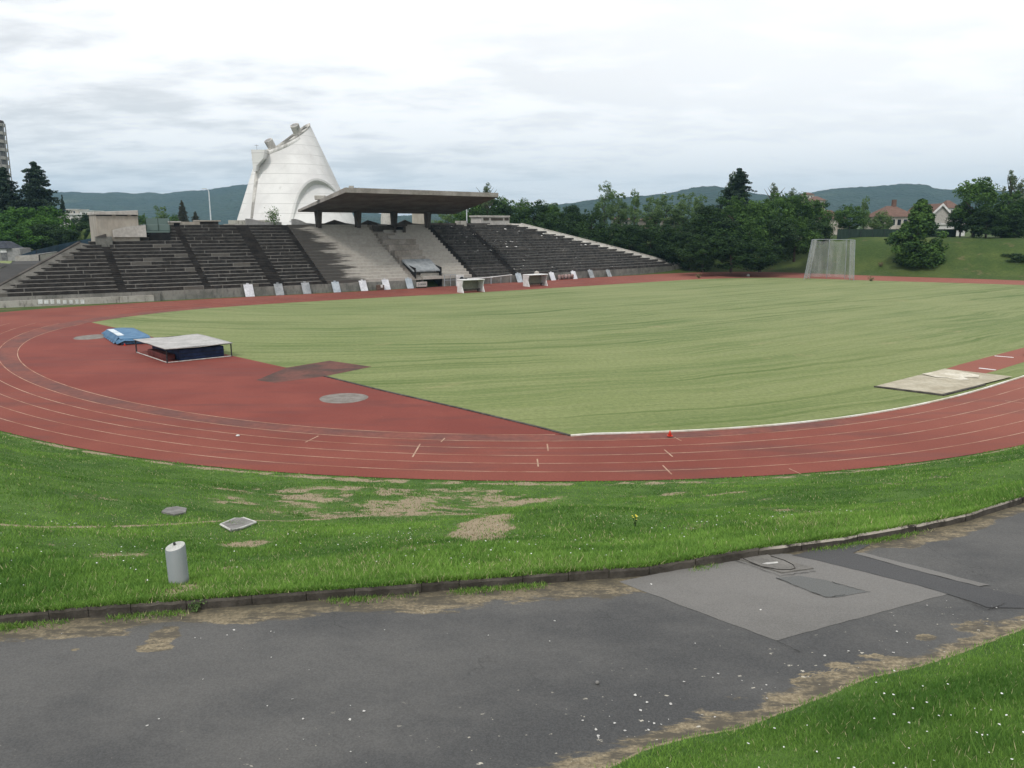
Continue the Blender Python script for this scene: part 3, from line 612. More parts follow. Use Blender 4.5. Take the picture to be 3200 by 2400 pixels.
b = MB(); b.poly([G(x, y, ZR + .026) for x, y in ((2380,1762),(2395,1757),(2430,1755),(2432,1759),(2402,1763))]); b.build('plaster_spot', M['slabedge'], mh, fix=False)

# grass blades --------------------------------------------------------------
def blades(name, P, h, w, tint, mat):
    N_ = len(P); a = RNG.uniform(0, 2 * np.pi, N_); le = RNG.uniform(.15, 1.25, N_) * h; la = RNG.uniform(0, 2 * np.pi, N_)
    V = np.empty((N_, 3, 3)); dx = np.stack([np.cos(a), np.sin(a), np.zeros(N_)], 1) * (w[:, None] / 2)
    V[:, 0] = P - dx; V[:, 1] = P + dx; V[:, 2] = P + np.stack([np.cos(la) * le, np.sin(la) * le, h], 1)
    V[:, :2, 2] -= .01
    Fc = np.arange(N_ * 3).reshape(-1, 3); me = npmesh(name, V.reshape(-1, 3), Fc, mat, False, {'tint': np.repeat(tint, 3)})
    return link(name, me)
NB = 560000
r = RNG.uniform(-.95, .95, NB); q = RNG.uniform(0, 1, NB) ** 1.75; k = Yk(r); y = k + (Yt(r) - k) * q * .998; y = y + np.where(q < .01, -.05, .0) * RNG.uniform(0, 1, NB); x = r * y
bv = bare(x, y) + (patchy(x, y, 6.1, 1) - .5) * .7 + (patchy(x, y, 17., 6) - .5) * .45 + RNG.normal(0, .14, NB)
keep = (bv < .42) | (RNG.uniform(0, 1, NB) < .10); x, y, bv = x[keep], y[keep], bv[keep]
z = hemb(x, y); tall = .42 + 1.05 * patchy(x, y, 1.6, 3) ** 1.3 + .5 * np.exp(-((y - Yk(x / y) - 1.6) / 1.8) ** 2)
h = RNG.uniform(.025, .066, len(x)) * tall; w = .0065 + .0009 * y
hue = np.clip(.04 + .55 * patchy(x, y, .5, 5) + .42 * (patchy(x, y, 2.4, 9) - .35) + RNG.normal(0, .16, len(x)) - .1 * (tall < .8), 0, .9); hue = np.where(RNG.uniform(0, 1, len(x)) < .02 + .16 * np.clip(patchy(x, y, 1.3, 12) - .52, 0, 1), .97, hue)
tag(blades('embankment_grass', np.stack([x, y, z], 1), h, w, hue, M['blade']), 'green mown grass covering the embankment above the track', 'grass', None, 'stuff')
NB = 42000
r = RNG.uniform(-.72, .72, NB); q = RNG.uniform(0, 1, NB) ** 1.4; k = Yk(r); y = k + (Yt(r) - k) * q * .99 + .02; x = r * y; bv = bare(x, y) + RNG.normal(0, .1, NB); keep = bv > .3; x, y = x[keep], y[keep]
tag(blades('dry_grass', np.stack([x, y, hemb(x, y)], 1), RNG.uniform(.015, .05, len(x)), .008 + .0010 * y, RNG.uniform(0, 1, len(x)), M['dryblade']), 'straw coloured dry grass on the worn parts of the embankment', 'dry grass', None, 'stuff')
NB = 400000
r = RNG.uniform(-.25, 1.0, NB); e = RNG.uniform(0, 1, NB) ** .8 * 4.6; yb = Yb(r); e = np.maximum(e + RNG.normal(0, .05, NB), .0); x = r * yb; y = yb - e; z = ZR + .03 + .36 * e
keep = (y > 1.0) & (RNG.uniform(0, 1, NB) < np.clip(.25 + e * 2.2, 0, 1)); x, y, z, e = x[keep], y[keep], z[keep], e[keep]
h = RNG.uniform(.018, .052, len(x)) * (.5 + 1.0 * patchy(x, y, 2.6, 2)); w = .005 + .0006 * y
hue = np.clip(.05 + .6 * patchy(x, y, 1.0, 8) + .35 * (patchy(x, y, 4.0, 21) - .4) + RNG.normal(0, .16, len(x)), 0, .9); hue = np.where(RNG.uniform(0, 1, len(x)) < .02, .97, hue)
tag(blades('bank_grass', np.stack([x, y, z], 1), h, w, hue, M['blade']), 'green grass with daisies on the near bank below the camera', 'grass', None, 'stuff')
# tufts in the gutter
r = RNG.uniform(-.72, .72, 26000); g = np.clip(np.sin(r * 19 + 2) * np.sin(r * 7.3 + 1) + .15 * np.sin(r * 80), 0, 1); keep = RNG.uniform(0, 1, len(r)) < g * .8; r = r[keep]
y = Yk(r) - .08 - np.abs(RNG.normal(0, .07, len(r))); x = r * y
tag(blades('gutter_grass', np.stack([x, y, np.full(len(x), ZR)], 1), RNG.uniform(.02, .06, len(x)), np.full(len(x), .012), RNG.uniform(.1, 1, len(x)), M['blade']), 'sparse weeds and grass growing along the foot of the kerb', 'weeds', None, 'stuff')
# daisies (white heads) and litter on the road
def heads(name, P, rad, mat, label, cat):
    N_ = len(P); V = []; Fc = []
    a = np.linspace(0, 2 * np.pi, 6, endpoint=False); ring = np.stack([np.cos(a), np.sin(a), np.zeros(6)], 1)
    V = P[:, None, :] + ring[None] * rad[:, None, None]; V[:, :, 2] += RNG.normal(0, .25, (N_, 6)) * rad[:, None]
    Fc = np.arange(N_ * 6).reshape(-1, 6); me = npmesh(name, V.reshape(-1, 3), Fc, mat); return tag(link(name, me), label, cat, None, 'stuff')
r = RNG.uniform(.08, .72, 300); e = RNG.uniform(.15, 3.9, 300); keep = RNG.uniform(0, 1, 300) < np.clip(e / 2.5, .12, 1); r, e = r[keep], e[keep]; yb = Yb(r)
P1 = np.stack([r * yb, yb - e, ZR + .03 + .36 * e + RNG.uniform(.05, .09, len(e))], 1)
r = RNG.uniform(-.7, .45, 420); q = RNG.uniform(.02, .30, 420) ** 1.0; k = Yk(r); y = k + (Yt(r) - k) * q; x = r * y; keep = RNG.uniform(0, 1, 420) < np.clip(1.6 * patchy(x, y, .8, 4) - .25, .05, 1); x, y = x[keep], y[keep]
P2 = np.stack([x, y, hemb(x, y) + RNG.uniform(.06, .11, len(x))], 1)
heads('daisies', np.vstack([P1, P2]), np.concatenate([RNG.uniform(.006, .012, len(P1)), RNG.uniform(.006, .014, len(P2))]), M['white'], 'small white daisies scattered through the grass', 'daisies')
lit = []
for cx, cy, sx, sy, nn_ in ((950,2240,330,110,13),(2000,2250,190,70,20),(2650,2010,260,70,7),(1600,1950,900,120,12),(2350,2130,150,50,9),(3000,1900,200,40,6),(600,1990,500,40,8)):
    for _ in range(nn_): lit.append(G(random.gauss(cx, sx * .6), random.gauss(cy, sy * .6), ZR + .012))
lit = np.array([p_ for p_ in lit if Yb(p_[0] / p_[1]) < p_[1] < Yk(p_[0] / p_[1]) - .3]); heads('road_litter', lit, RNG.uniform(.004, .016, len(lit)) , M['slabedge'], 'pale petals and grit scattered on the asphalt', 'litter')
stn = thing('stone', 'small grey round stone lying alone on the asphalt', 'stone', tuple(G(1867, 2133, ZR + .016))); stn.scale = (.65, .65, .65)
b = MB(); b.lathe([(.012, -.024), (.03, -.012), (.034, .004), (.024, .022), (.008, .028)], 9); b.build('stone_body', M['slab'], stn, True, world=False)
# ------------------------------------------------------------------ embankment furniture
p_ = onemb(560, 1823)
bo = thing('bollard', 'short grey cylindrical bollard leaning slightly in the grass beside the kerb', 'bollard', tuple(p_)); bo.rotation_euler = (0, math.radians(-1.2), 0)
b = MB(); prof = []
R0 = .128; nseg = 28; rings = []
for z, rr_ in ((-.12, R0), (.0, R0), (.25, R0), (.50, R0), (.525, R0 - .004)):
    rings.append([(rr_ * math.cos(a), rr_ * math.sin(a), z + (.022 * (math.cos(a) * .6 + math.sin(a) * .9) if z > .45 else 0)) for a in np.linspace(0, 2 * math.pi, nseg, endpoint=False)])
for i in range(4):
    for k in range(nseg): b.quad(rings[i][k], rings[i][(k + 1) % nseg], rings[i + 1][(k + 1) % nseg], rings[i + 1][k])
import bmesh
o = b.build('bollard_body', M['bollard'], bo, True, world=False)
bm = bmesh.new(); bm.from_mesh(o.data); bmesh.ops.remove_doubles(bm, verts=bm.verts, dist=1e-4); bmesh.ops.recalc_face_normals(bm, faces=bm.faces); bm.to_mesh(o.data); bm.free()
b = MB(); b.poly([(.122 * math.cos(a), .122 * math.sin(a), .526 + .022 * (math.cos(a) * .6 + math.sin(a) * .9)) for a in np.linspace(0, 2 * math.pi, 28, endpoint=False)]); b.build('bollard_cap', M['bollardtop'], bo, world=False, fix=False)
b = MB(); b.lathe([(.016, .52), (.018, .545), (.010, .556)], 10, (-.02, .03, .015)); b.build('cap_bolt', M['blacksteel'], bo, True, world=False)
def groundslab(name, px, lab, border):
    c = np.mean([onemb(*q) for q in px], 0); th = thing(name, lab, 'concrete cover', tuple(c)); P_ = [onemb(*q) for q in px]
    b = MB(); n_ = len(P_); up_ = np.array([0, 0, .05]); b.poly([q + up_ for q in P_])
    for i in range(n_): b.quad(P_[i] - up_, P_[(i + 1) % n_] - up_, P_[(i + 1) % n_] + up_, P_[i] + up_)
    b.build('cover_slab', M['slab'], th)
    if border:
        b = MB(); b.tube([q + up_ * .9 for q in P_] + [P_[0] + up_ * .9], .028, 5); b.build('cover_rim', M['slabedge'], th)
groundslab('inspection_cover', ((690,1645),(722,1663),(752,1657),(800,1638),(760,1624),(735,1626)), 'diamond shaped grey concrete cover with white rim in the embankment grass', True)
groundslab('concrete_slab', ((505,1604),(520,1592),(552,1587),(584,1593),(580,1606),(545,1614)), 'weathered rounded concrete slab sunk in the grass near the worn footpath', False)
# small plants by the kerb
def shrub(name, loc, n_, h_, rad, mat, leaf, label, cat, flowers=None, stems=6):
    th = thing(name, label, cat, tuple(loc)); b = MB(); tips = []
    for i in range(stems):
        a = random.uniform(0, 6.28); q = random.uniform(.2, 1) * rad; tip = (math.cos(a) * q, math.sin(a) * q, h_ * random.uniform(.6, 1)); tips.append(tip); b.tube([(0, 0, 0), (tip[0] * .4, tip[1] * .4, tip[2] * .6), tip], [.012 * h_ / .4, .008 * h_ / .4, .004 * h_ / .4], 5)
    b.build('stem', mat if n_ < 1 else M['leaf_mid'], th, world=False)
    tp = np.array(tips); ii = RNG.integers(0, len(tp), n_); f_ = RNG.uniform(.25, 1.05, n_); C = tp[ii] * f_[:, None] + RNG.normal(0, rad * .16, (n_, 3))
    V, Fc = leafquads(C, RNG.normal(0, 1, (n_, 3)) + np.array([0, 0, .8]), leaf * RNG.uniform(.6, 1.2, n_))
    link('foliage', npmesh('foliage', V, Fc, mat, False, {'tint': np.repeat(RNG.uniform(0, .9, n_), 4)}), th)
    if flowers:
        V, Fc = leafquads(tp + np.array([0, 0, .01]), np.tile([0, -.5, 1.], (len(tp), 1)), np.full(len(tp), flowers)); link('blossom', npmesh('blossom', V, Fc, M['yellow'], False), th)
    return th
def leafquads(C, Nn, size, aspect=.62):
    Nn = Nn / (np.linalg.norm(Nn, axis=1)[:, None] + 1e-9); ref = RNG.normal(0, 1, C.shape); A = np.cross(Nn, ref); A /= np.linalg.norm(A, axis=1)[:, None] + 1e-9; B = np.cross(Nn, A)
    A = A * size[:, None]; B = B * (size * aspect)[:, None]; V = np.stack([C - A, C - B, C + A, C + B], 1).reshape(-1, 3); return V, np.arange(len(V)).reshape(-1, 4)
M['yellow'] = NT('yellow_petal').done((.75, .62, .08), .7)
shrub('weed_plant', G(612, 1912, ZR), 120, .13, .10, M['leaf_light'], .018, 'bright green weed sprouting from the foot of the kerb by the bollard', 'weed')
shrub('flowering_plant', onemb(1985, 1650), 40, .26, .08, M['leaf_light'], .012, 'small yellow flowering plant standing alone in the embankment grass', 'plant', .016, 9)

# ------------------------------------------------------------------ athletics gear
def gpt(px, py, z=0.004): return Vector(G(px, py, z))
L_, F_, R_ = gpt(427, 1102), gpt(523, 1135), gpt(724, 1114); B_ = L_ + R_ - F_
cen = (L_ + R_) / 2
sh = thing('mat_cover', 'low dark steel frame with pale sheet roof over the dark blue jump mats', 'mat cover', tuple(cen))
HR = 1.08
for q in (L_, F_, R_, B_): b = MB(); b.box((q.x, q.y, HR / 2), (.08, .08, HR)); b.build('leg', M['blacksteel'], sh)
b = MB(); cs = [L_, F_, R_, B_]
for i in range(4):
    a, c = cs[i], cs[(i + 1) % 4]; b.tube([(a.x, a.y, HR - .03), (c.x, c.y, HR - .03)], .045, 6)
b.build('top_rail', M['blacksteel'], sh)
b = MB(); N_ = 16; P = []
ex = (R_ - F_).normalized() * .12; ey = (L_ - F_).normalized() * .12
for i in range(N_ + 1):
    row = []
    for j in range(N_ + 1):
        a, c = i / N_, j / N_; q = F_ - ex - ey + (R_ - F_ + 2 * ex) * a + (L_ - F_ + 2 * ey) * c
        zz = HR + .03 + .02 * math.sin(c * math.pi) - .05 * math.sin(a * math.pi) + (.015 * abs(math.sin(a * math.pi * 2))) + .03 * mnoise.noise(Vector((q.x * .8, q.y * .8, 0)))
        row.append((q.x, q.y, zz))
    P.append(row)
b.grid(P); o = b.build('roof_sheet', M['roofsheet'], sh, True); md = o.modifiers.new('s', 'SOLIDIFY'); md.thickness = .05
b = MB()
for a, c in ((L_, F_), (F_, R_)): b.tube([(a.x, a.y, .05), (c.x, c.y, .05)], .035, 6)
b.build('ground_rail', M['slabedge'], sh)
def matblock(name, o, ux, uy, z0, h, mat, label):
    th = thing(name, label, 'jump mat', tuple(o)); b = MB(); c4 = [o, o + ux, o + ux + uy, o + uy]
    b.hexa([(q.x, q.y, z0) for q in c4] + [(q.x, q.y, z0 + h) for q in c4]); b.build('mat_body', mat, th, bevel=.07); return th, c4
ux, uy = (R_ - F_), (L_ - F_)
th, c4 = matblock('jump_mat', F_ + ux * .22 + uy * .06, ux * .70, uy * .88, .02, .84, M['mat_blue'], 'dark navy landing mat lying under the pale sheet roof')
b = MB(); a, c = c4[0], c4[1]; o_ = (c - a).normalized(); nn_ = Vector((o_.y, -o_.x, 0)) * .02
for z in (.28, .56): b.tube([(a.x + nn_.x, a.y + nn_.y, z), (c.x + nn_.x, c.y + nn_.y, z)], .018, 5)
b.build('mat_seam', M['black'], th)
matblock('red_mat', F_ + ux * .06 + uy * .15, ux * .14, uy * .6, .02, .45, M['mat_red'], 'smaller dark red mat standing under the left end of the sheet roof')
o2 = gpt(378, 1078); u2 = gpt(470, 1073) - o2; v2 = gpt(338, 1052) - o2
bl, c4 = matblock('pole_vault_mat', o2, u2 * 1.0 + Vector((0, 0, 0)), v2 * 1.15, .02, .55, M['mat_sky'], 'sky blue mat with loose cover at the left edge of the red apron')
b = MB(); P = []
for i in range(13):
    row = []
    for j in range(9):
        a, c = i / 12, j / 8; q = o2 + u2 * (-.06 + 1.1 * a) + v2 * (-.05 + 1.27 * c); zz = .60 + .05 * math.sin(a * 7 + c * 4) * .6
        if a < .12: zz -= (.12 - a) * 3.2 ; 
        if c < .1: zz -= (.1 - c) * 2.6 * (.4 + .6 * abs(math.sin(a * 5)))
        row.append((q.x - (.25 if a < .05 else 0), q.y, max(zz, .06)))
    P.append(row)
b.grid(P); o = b.build('cover_sheet', M['mat_sky'], bl, True); md = o.modifiers.new('s', 'SOLIDIFY'); md.thickness = .03
b = MB(); st_ = [(o2 + u2 * (.0 + .03) + v2 * f_ + Vector((-.02, 0, .635 - .05 * abs(f_ - .5)))) for f_ in np.linspace(.25, 1.1, 8)]
for a, c in zip(st_[:-1], st_[1:]): b.quad(a, c, c + u2.normalized() * .55 + Vector((0, 0, .012)), a + u2.normalized() * .55 + Vector((0, 0, .012)))
b.build('white_flap', M['tarp'], bl, fix=False)
b = MB(); fl = [(o2 + u2 * (-.10) + v2 * f_) for f_ in np.linspace(.1, 1.0, 7)]
for a, c in zip(fl[:-1], fl[1:]): b.quad(a + Vector((-.25, 0, .05)), c + Vector((-.2, 0, .05)), c + u2 * .09 + Vector((0, 0, .60)), a + u2 * .09 + Vector((0, 0, .62)))
b.build('hanging_flap', M['mat_sky'], bl, fix=False)
def cone(px, py, h_, label, name='traffic_cone'):
    th = thing(name, label, 'cone', tuple(gpt(px, py, .01))); b = MB(); b.lathe([(.11 * h_ / .3, .02), (.03 * h_ / .3, h_ * .95), (.02 * h_ / .3, h_)], 14); b.build('cone_body', M['cone'], th, True, world=False)
    b = MB(); b.box((0, 0, .012), (.28 * h_ / .3, .28 * h_ / .3, .024)); b.build('cone_base', M['cone'], th, world=False); return th
cone(2093, 1366, .27, 'small red cone standing on the white kerb rail').location.z = .078
cone(390, 1080, .20, 'flat orange marker lying beside the sky blue mat')
mk = thing('lane_marker', 'tiny white marker left on a lane line of the red bend', 'marker', tuple(gpt(743, 1362, .014))); b = MB(); b.lathe([(.10, 0), (.085, .04), (.03, .06)], 12); b.build('marker_disc', M['white'], mk, True, world=False)
sp_ = thing('painted_stone', 'tiny pale stone near the far track before the dark trees', 'stone', tuple(gpt(2338, 863, .0))); b = MB(); b.lathe([(.3, 0), (.34, .2), (.15, .42)], 9); b.build('stone_body', M['kerbwhite'], sp_, True, world=False)

# dugouts
ang = math.atan2(DU[1], DU[0])
def make_dugout(label):
    th = thing('team_shelter', label, 'dugout', group='team shelters by the far touchline'); Wd, Hh, Dp = 3.9, 1.95, 1.35   # local x along the touchline, y away from the pitch
    def side(x0, th_):
        b = MB(); prof = [(Dp, 0), (Dp, Hh * .98), (.1, Hh), (.0, Hh * .94), (.20, Hh * .80), (.42, Hh * .5), (.30, .0)]
        prof = [(-.45, 0), (-.02, Hh * .5), (-.30, Hh * .9), (-.22, Hh * .98), (Dp, Hh), (Dp, 0)]
        n_ = len(prof); A = [(x0, y, z) for y, z in prof]; B = [(x0 + th_, y, z) for y, z in prof]
        b.poly(A); b.poly(B[::-1])
        for i in range(n_): b.quad(A[i], A[(i + 1) % n_], B[(i + 1) % n_], B[i])
        b.build('side_panel', M['white'], th, world=False)
    side(0, .12); side(Wd - .12, .12)
    b = MB(); b.box((Wd / 2, Dp / 2 - .2, Hh - .02), (Wd + .1, Dp + .5, .13)); b.build('roof', M['white'], th, bevel=.05, world=False)
    b = MB(); b.box((Wd / 2, Dp - .03, Hh * .52), (Wd - .26, .05, Hh * .9)); b.build('back_panel', M['shelter_back'], th, world=False)
    b = MB(); b.box((Wd / 2, Dp * .6, .42), (Wd - .3, .42, .08)); b.build('bench', M['bench'], th, world=False)
    for x0 in (.5, Wd - .5): b = MB(); b.box((x0, Dp * .6, .19), (.08, .36, .38)); b.build('bench_leg', M['bench'], th, world=False)
    return th
d1 = make_dugout('white team shelter nearer the tunnel, open towards the pitch, with black bags behind'); d1.location = gpt(1443, 915.5, 0); d1.rotation_euler.z = ang
d2 = copy_tree(d1); d2['label'] = 'white team shelter farther right, open towards the pitch, beside a bluish board'; d2.location = gpt(1649, 896, 0)

# boards leaning on the terrace wall
bd = []
specs = [(782,917,'board',1.15,'white leaning board, leftmost along the terrace wall, with shaded lower half'),(876,916,'board_grey',1.1,'grey leaning board, second from the left along the terrace wall'),(961,913,'board_grey',1.1,'dull grey leaning board at the foot of the broad dark aisle'),(1055,910,'board_blue',1.05,'faded bluish board blending into the terrace wall, fourth from left'),(1140,903,'board',1.05,'clean white leaning board standing left of the brown crate'),(1211,898,'board',1.05,'clean white leaning board standing right of the brown crate'),(1284,895,'board_blue',1.05,'pale bluish leaning board left of the low lettered sign'),(1627,874,'board_blue',1.05,'bluish grey leaning board just left of the farther team shelter'),(1731,868,'board',.95,'white leaning board just right of the farther team shelter'),(1799,864,'board',.95,'white leaning board beside the row of reddish pots'),(1852,861,'board_grey',1.0,'dark grey leaning board near the right end of the terrace'),(1907,859,'board_grey',.9,'streaked grey leaning board, rightmost along the terrace wall')]
def make_board():
    th = thing('leaning_board', 'x', 'board', group='boards leaning on the terrace wall'); b = MB()
    b.hexa([(-.62, 0, 0), (.62, 0, 0), (.62, .14, 0), (-.62, .14, 0), (-.62, .85, 1.50), (.62, .85, 1.50), (.62, .99, 1.47), (-.62, .99, 1.47)]); b.build('board_face', M['board'], th, bevel=.03, world=False)
    b = MB(); b.box((-.05, .93, 1.57), (.34, .12, .16)); b.build('board_knob', M['board'], th, bevel=.03, world=False); return th
pb = make_board()
for i, (px, py, mt, sc_, lab) in enumerate(specs):
    o = pb if i == 0 else copy_tree(pb); u, _ = ST(px, py, -1.0); o.location = WS(u, -1.0, 0.0); o.rotation_euler.z = ang; o.scale = (sc_ * .92, 1, sc_); o['label'] = lab
    if mt != 'board':
        for ch in o.children: ch.data = ch.data.copy(); ch.data.materials[0] = M[mt]
# crate, sign, bags, rails, pots along the wall
def rowpt(px, py, s): u, z = ST(px, py, s); return u
u = rowpt(1188, 890, -.9); cr = thing('crate', 'brown open crate with white rag between the two clean white boards', 'crate', WS(u, -.9, 0), ang)
b = MB(); b.box((0, 0, .42), (1.2, .7, .84)); b.build('crate_body', M['door'], cr, bevel=.12, world=False)
b = MB(); b.box((.12, -.3, .62), (.42, .25, .5)); b.build('rag', M['white'], cr, bevel=.1, world=False)
u = rowpt(1318, 888, -1.2); sg = thing('low_sign', 'low cream box sign with dark lettering by the tunnel mouth', 'sign', WS(u, -1.2, 0), ang)
b = MB(); b.box((0, 0, .62), (1.9, .18, .80)); b.build('sign_panel', M['conc_pale'], sg, bevel=.02, world=False)
for x0 in (-.7, .7): b = MB(); b.box((x0, 0, .11), (.12, .16, .22)); b.build('sign_foot', M['blacksteel'], sg, world=False)
b = MB()
for k_, (x0, w_, h_) in enumerate(((-.62, .08, .5), (-.48, .2, .08), (-.3, .06, .34), (-.12, .16, .26), (.1, .1, .3), (.28, .18, .22), (.48, .08, .32), (.62, .12, .26))): b.box((x0, -.1, .62), (w_, .015, h_))
b.build('sign_lettering', M['shutter'], sg, world=False)
u = rowpt(1438, 884, -1.6); wb = thing('white_stand', 'white upright panel behind the nearer team shelter', 'panel', WS(u, -1.6, 0), ang)
b = MB(); b.box((0, 0, .95), (1.5, .12, 1.9)); b.build('panel_face', M['white'], wb, bevel=.03, world=False)
for dx_, sc_, lb in ((.2, 1.0, 'larger black bag hanging on the white upright panel'), (1.1, .75, 'smaller black bag hanging right of the white upright panel')):
    bg = thing('black_bag', lb, 'bag', WS(u + dx_, -1.85, .55), ang); b = MB(); b.lathe([(.12, 0), (.42, .15), (.46, .6), (.30, .95), (.10, 1.05)], 12); b.build('bag_body', M['black'], bg, True, world=False); bg.scale = (sc_, .5, sc_)
for px0, px1, py, s_, lab in ((1455, 1540, 868, -.8, 'long white barrier rail beside the tunnel mouth'), (1530, 1600, 862, -.5, 'white slanting barrier rail right of the long one')):
    u0, u1 = rowpt(px0, py, s_), rowpt(px1, py, s_); rl = thing('barrier_rail', lab, 'barrier', WS(u0, s_, 0)); b = MB()
    A, B = Vector(WS(u0, s_, 1.15)), Vector(WS(u1, s_, 1.15 + (.25 if px0 > 1500 else 0))); b.tube([A, B], .075, 6); b.build('rail', M['white'], rl)
    for f_ in (.05, .5, .95): q = A.lerp(B, f_); b = MB(); b.tube([(q.x, q.y, 0), (q.x, q.y, q.z)], .06, 6); b.build('post', M['steel'], rl)
pots = [1748, 1758, 1768, 1778, 1788]
for i, px in enumerate(pots):
    u = rowpt(px, 866, -.7); th = thing('plant_pot', 'small reddish pot in the short row at the foot of the right terrace', 'pot', WS(u, -.7, 0), 0, 'reddish pots at the terrace foot'); b = MB(); b.lathe([(.2, 0), (.3, .5), (.32, .8), (.2, .95)], 10); b.build('pot_body', M['mat_pot'] if 'mat_pot' in M else M.setdefault('mat_pot', pm('pot_clay', (.22, .13, .11), (.42, .32, .30), 1.5, .9)), th, True, world=False)
u = rowpt(1677, 862, -.4); th = thing('stone_post', 'small grey stone post against the wall behind the farther shelter', 'post', WS(u, -.4, 0)); b = MB(); b.lathe([(.3, 0), (.28, 1.0), (.55, 1.2), (.4, 1.7), (.1, 1.85)], 9); b.build('post_body', M['stained'], th, world=False)

# hammer cage
A, B = Vector(G(2512, 874)), Vector(G(2668, 877)); mid = (A + B) / 2
cg = thing('throwing_cage', 'tall net throwing cage at the far edge of the infield', 'throwing cage', tuple(mid))
ex = (B - A).normalized(); ey = Vector((-ex.y, ex.x, 0)); wdt = (B - A).length; Hc = 7.4
base = [(.0, 0), (.06, 2.0), (.14, 4.2), (.5, 5.6), (.86, 4.2), (.94, 2.0), (1.0, 0)]
tops = [(.11, .4), (.14, 2.0), (.19, 4.0), (.5, 5.2), (.84, 4.0), (.90, 2.0), (.965, .4)]
PB = [A + ex * (wdt * a) + ey * c for a, c in base]; PT = [A + ex * (wdt * a) + ey * c + Vector((0, 0, Hc)) for a, c in tops]
for p0, p1 in zip(PB, PT): b = MB(); b.tube([p0, p1], .055, 6); b.build('post', M['steel'], cg)
b = MB()
for i in range(6): b.tube([PT[i], PT[i + 1]], .05, 5)
b.build('top_cable', M['steel'], cg)
b = MB()
for i in range(6):
    P = []
    for j in range(9):
        a = j / 8; row = []
        for k_ in range(9):
            f_ = .04 + .96 * k_ / 8; q = (PB[i] * (1 - f_) + PT[i] * f_).lerp(PB[i + 1] * (1 - f_) + PT[i + 1] * f_, a); q = q + ey * (.18 * math.sin(a * 9) * (1 - f_ * .5)) - Vector((0, 0, .35 * math.sin(a * math.pi) * f_)); row.append(q)
        P.append(row)
    b.grid(P)
b.build('net', M['net'], cg, True, fix=False)
for i in (0, 5):                            # gathered net hanging beside the mouth
    b = MB(); p0, p1 = (PB[0], PT[0]) if i == 0 else (PB[6], PT[6]); P = []
    for j in range(12):
        a = j / 11; row = []
        for k_ in range(7): f_ = .05 + .95 * k_ / 6; q = p0.lerp(p1, f_) + ex * ((a if i == 0 else -a) * .9) + ey * (.22 * math.sin(a * 19)); row.append(q)
        P.append(row)
    b.grid(P); b.build('gathered_net', M['net'], cg, True, fix=False)

# ------------------------------------------------------------------ grandstand
gs = thing('grandstand', 'long weathered concrete grandstand with stepped terraces and a cantilevered roof', 'grandstand', WS(55, 0, 0))
NR, TRD, RIS, Z0 = 19, .895, .468, 1.3
def zrow(i): return Z0 + RIS * i
aisles = [ST(382, 901, .3)[0], ST(648, 898, .3)[0], ST(866, 886, .3)[0], ST(1012, 880, .3)[0], ST(1300, 868, .3)[0], ST(1480, 862, .3)[0], ST(1606, 858, .3)[0]]
aw = [1.1, 1.0, 2.2, 1.0, 2.4, 1.2, 1.6]
bounds = [-99] + aisles + [ST(1745, 850, .3)[0], 999]; gaps = [0] + aw + [.05, 0]
sec_mat = ['terr_old', 'terr_old', 'terr_old', 'terr_old', 'terr_clean', 'terr_clean', 'terr_ruin', 'terr_ruin', 'terr_ruin']
def step(b, u0, u1, s0, s1, z0, z1):
    k_ = max(1, int(abs(u1 - u0) / 4)); us = np.linspace(u0, u1, k_ + 1)
    for a, c in zip(us[:-1], us[1:]):
        b.quad(WS(a, s0, z0), WS(c, s0, z0), WS(c, s0, z1), WS(a, s0, z1)); b.quad(WS(a, s0, z1), WS(c, s0, z1), WS(c, s1, z1), WS(a, s1, z1))
    for a in (us[0], us[-1]): b.quad(WS(a, s0, z0 - .5), WS(a, s1, z0 - .5), WS(a, s1, z1), WS(a, s0, z1))
vu0, vu1 = ST(1282, 850, 2)[0], ST(1362, 850, 2)[0]     # tunnel mouth
rr_ = random.Random(4)
for k_ in range(9):
    th = None
    for i in range(NR):
        u0 = max(bounds[k_] + gaps[k_] / 2, uL(i * TRD)); u1 = min(bounds[k_ + 1] - gaps[k_ + 1] / 2, uR(i * TRD))
        if u1 - u0 < .6: continue
        if th is None: th = bpy.data.objects.new('terrace_section', None); COL.objects.link(th); th.parent = gs
        b = MB(); rough_ = .09 if sec_mat[k_] == 'terr_ruin' else .0
        z1 = zrow(i + 1) + rr_.uniform(-rough_, rough_)
        spans = [(u0, u1)]
        if i < 5 and u0 < vu0 and u1 > vu0: spans = [(u0, vu0), (vu1, u1)] if vu1 < u1 else [(u0, vu0)]
        for a, c in spans:
            if c - a > .2: step(b, a, c, i * TRD, (i + 1) * TRD, zrow(i) - .02, z1)
        if b.f: b.build('bench_row', M[sec_mat[k_]], th, fix=False)
for k_, (ua, w_) in enumerate(zip(aisles, aw)):
    b = MB(); old = k_ in (0, 1, 2, 3, 5, 6)
    for j in range(NR * 2):
        s0 = j * TRD / 2; z0 = Z0 + j * RIS / 2 - .06
        if s0 + .4 > 17.0 or ua - w_ / 2 < uL(s0): continue
        b.quad(WS(ua - w_ / 2, s0, z0), WS(ua + w_ / 2, s0, z0), WS(ua + w_ / 2, s0, z0 + RIS / 2), WS(ua - w_ / 2, s0, z0 + RIS / 2))
        b.quad(WS(ua - w_ / 2, s0, z0 + RIS / 2), WS(ua + w_ / 2, s0, z0 + RIS / 2), WS(ua + w_ / 2, s0 + TRD / 2, z0 + RIS / 2), WS(ua - w_ / 2, s0 + TRD / 2, z0 + RIS / 2))
    b.build('stair_flight', M['stair_old' if old else 'stair_clean'], gs, fix=False)
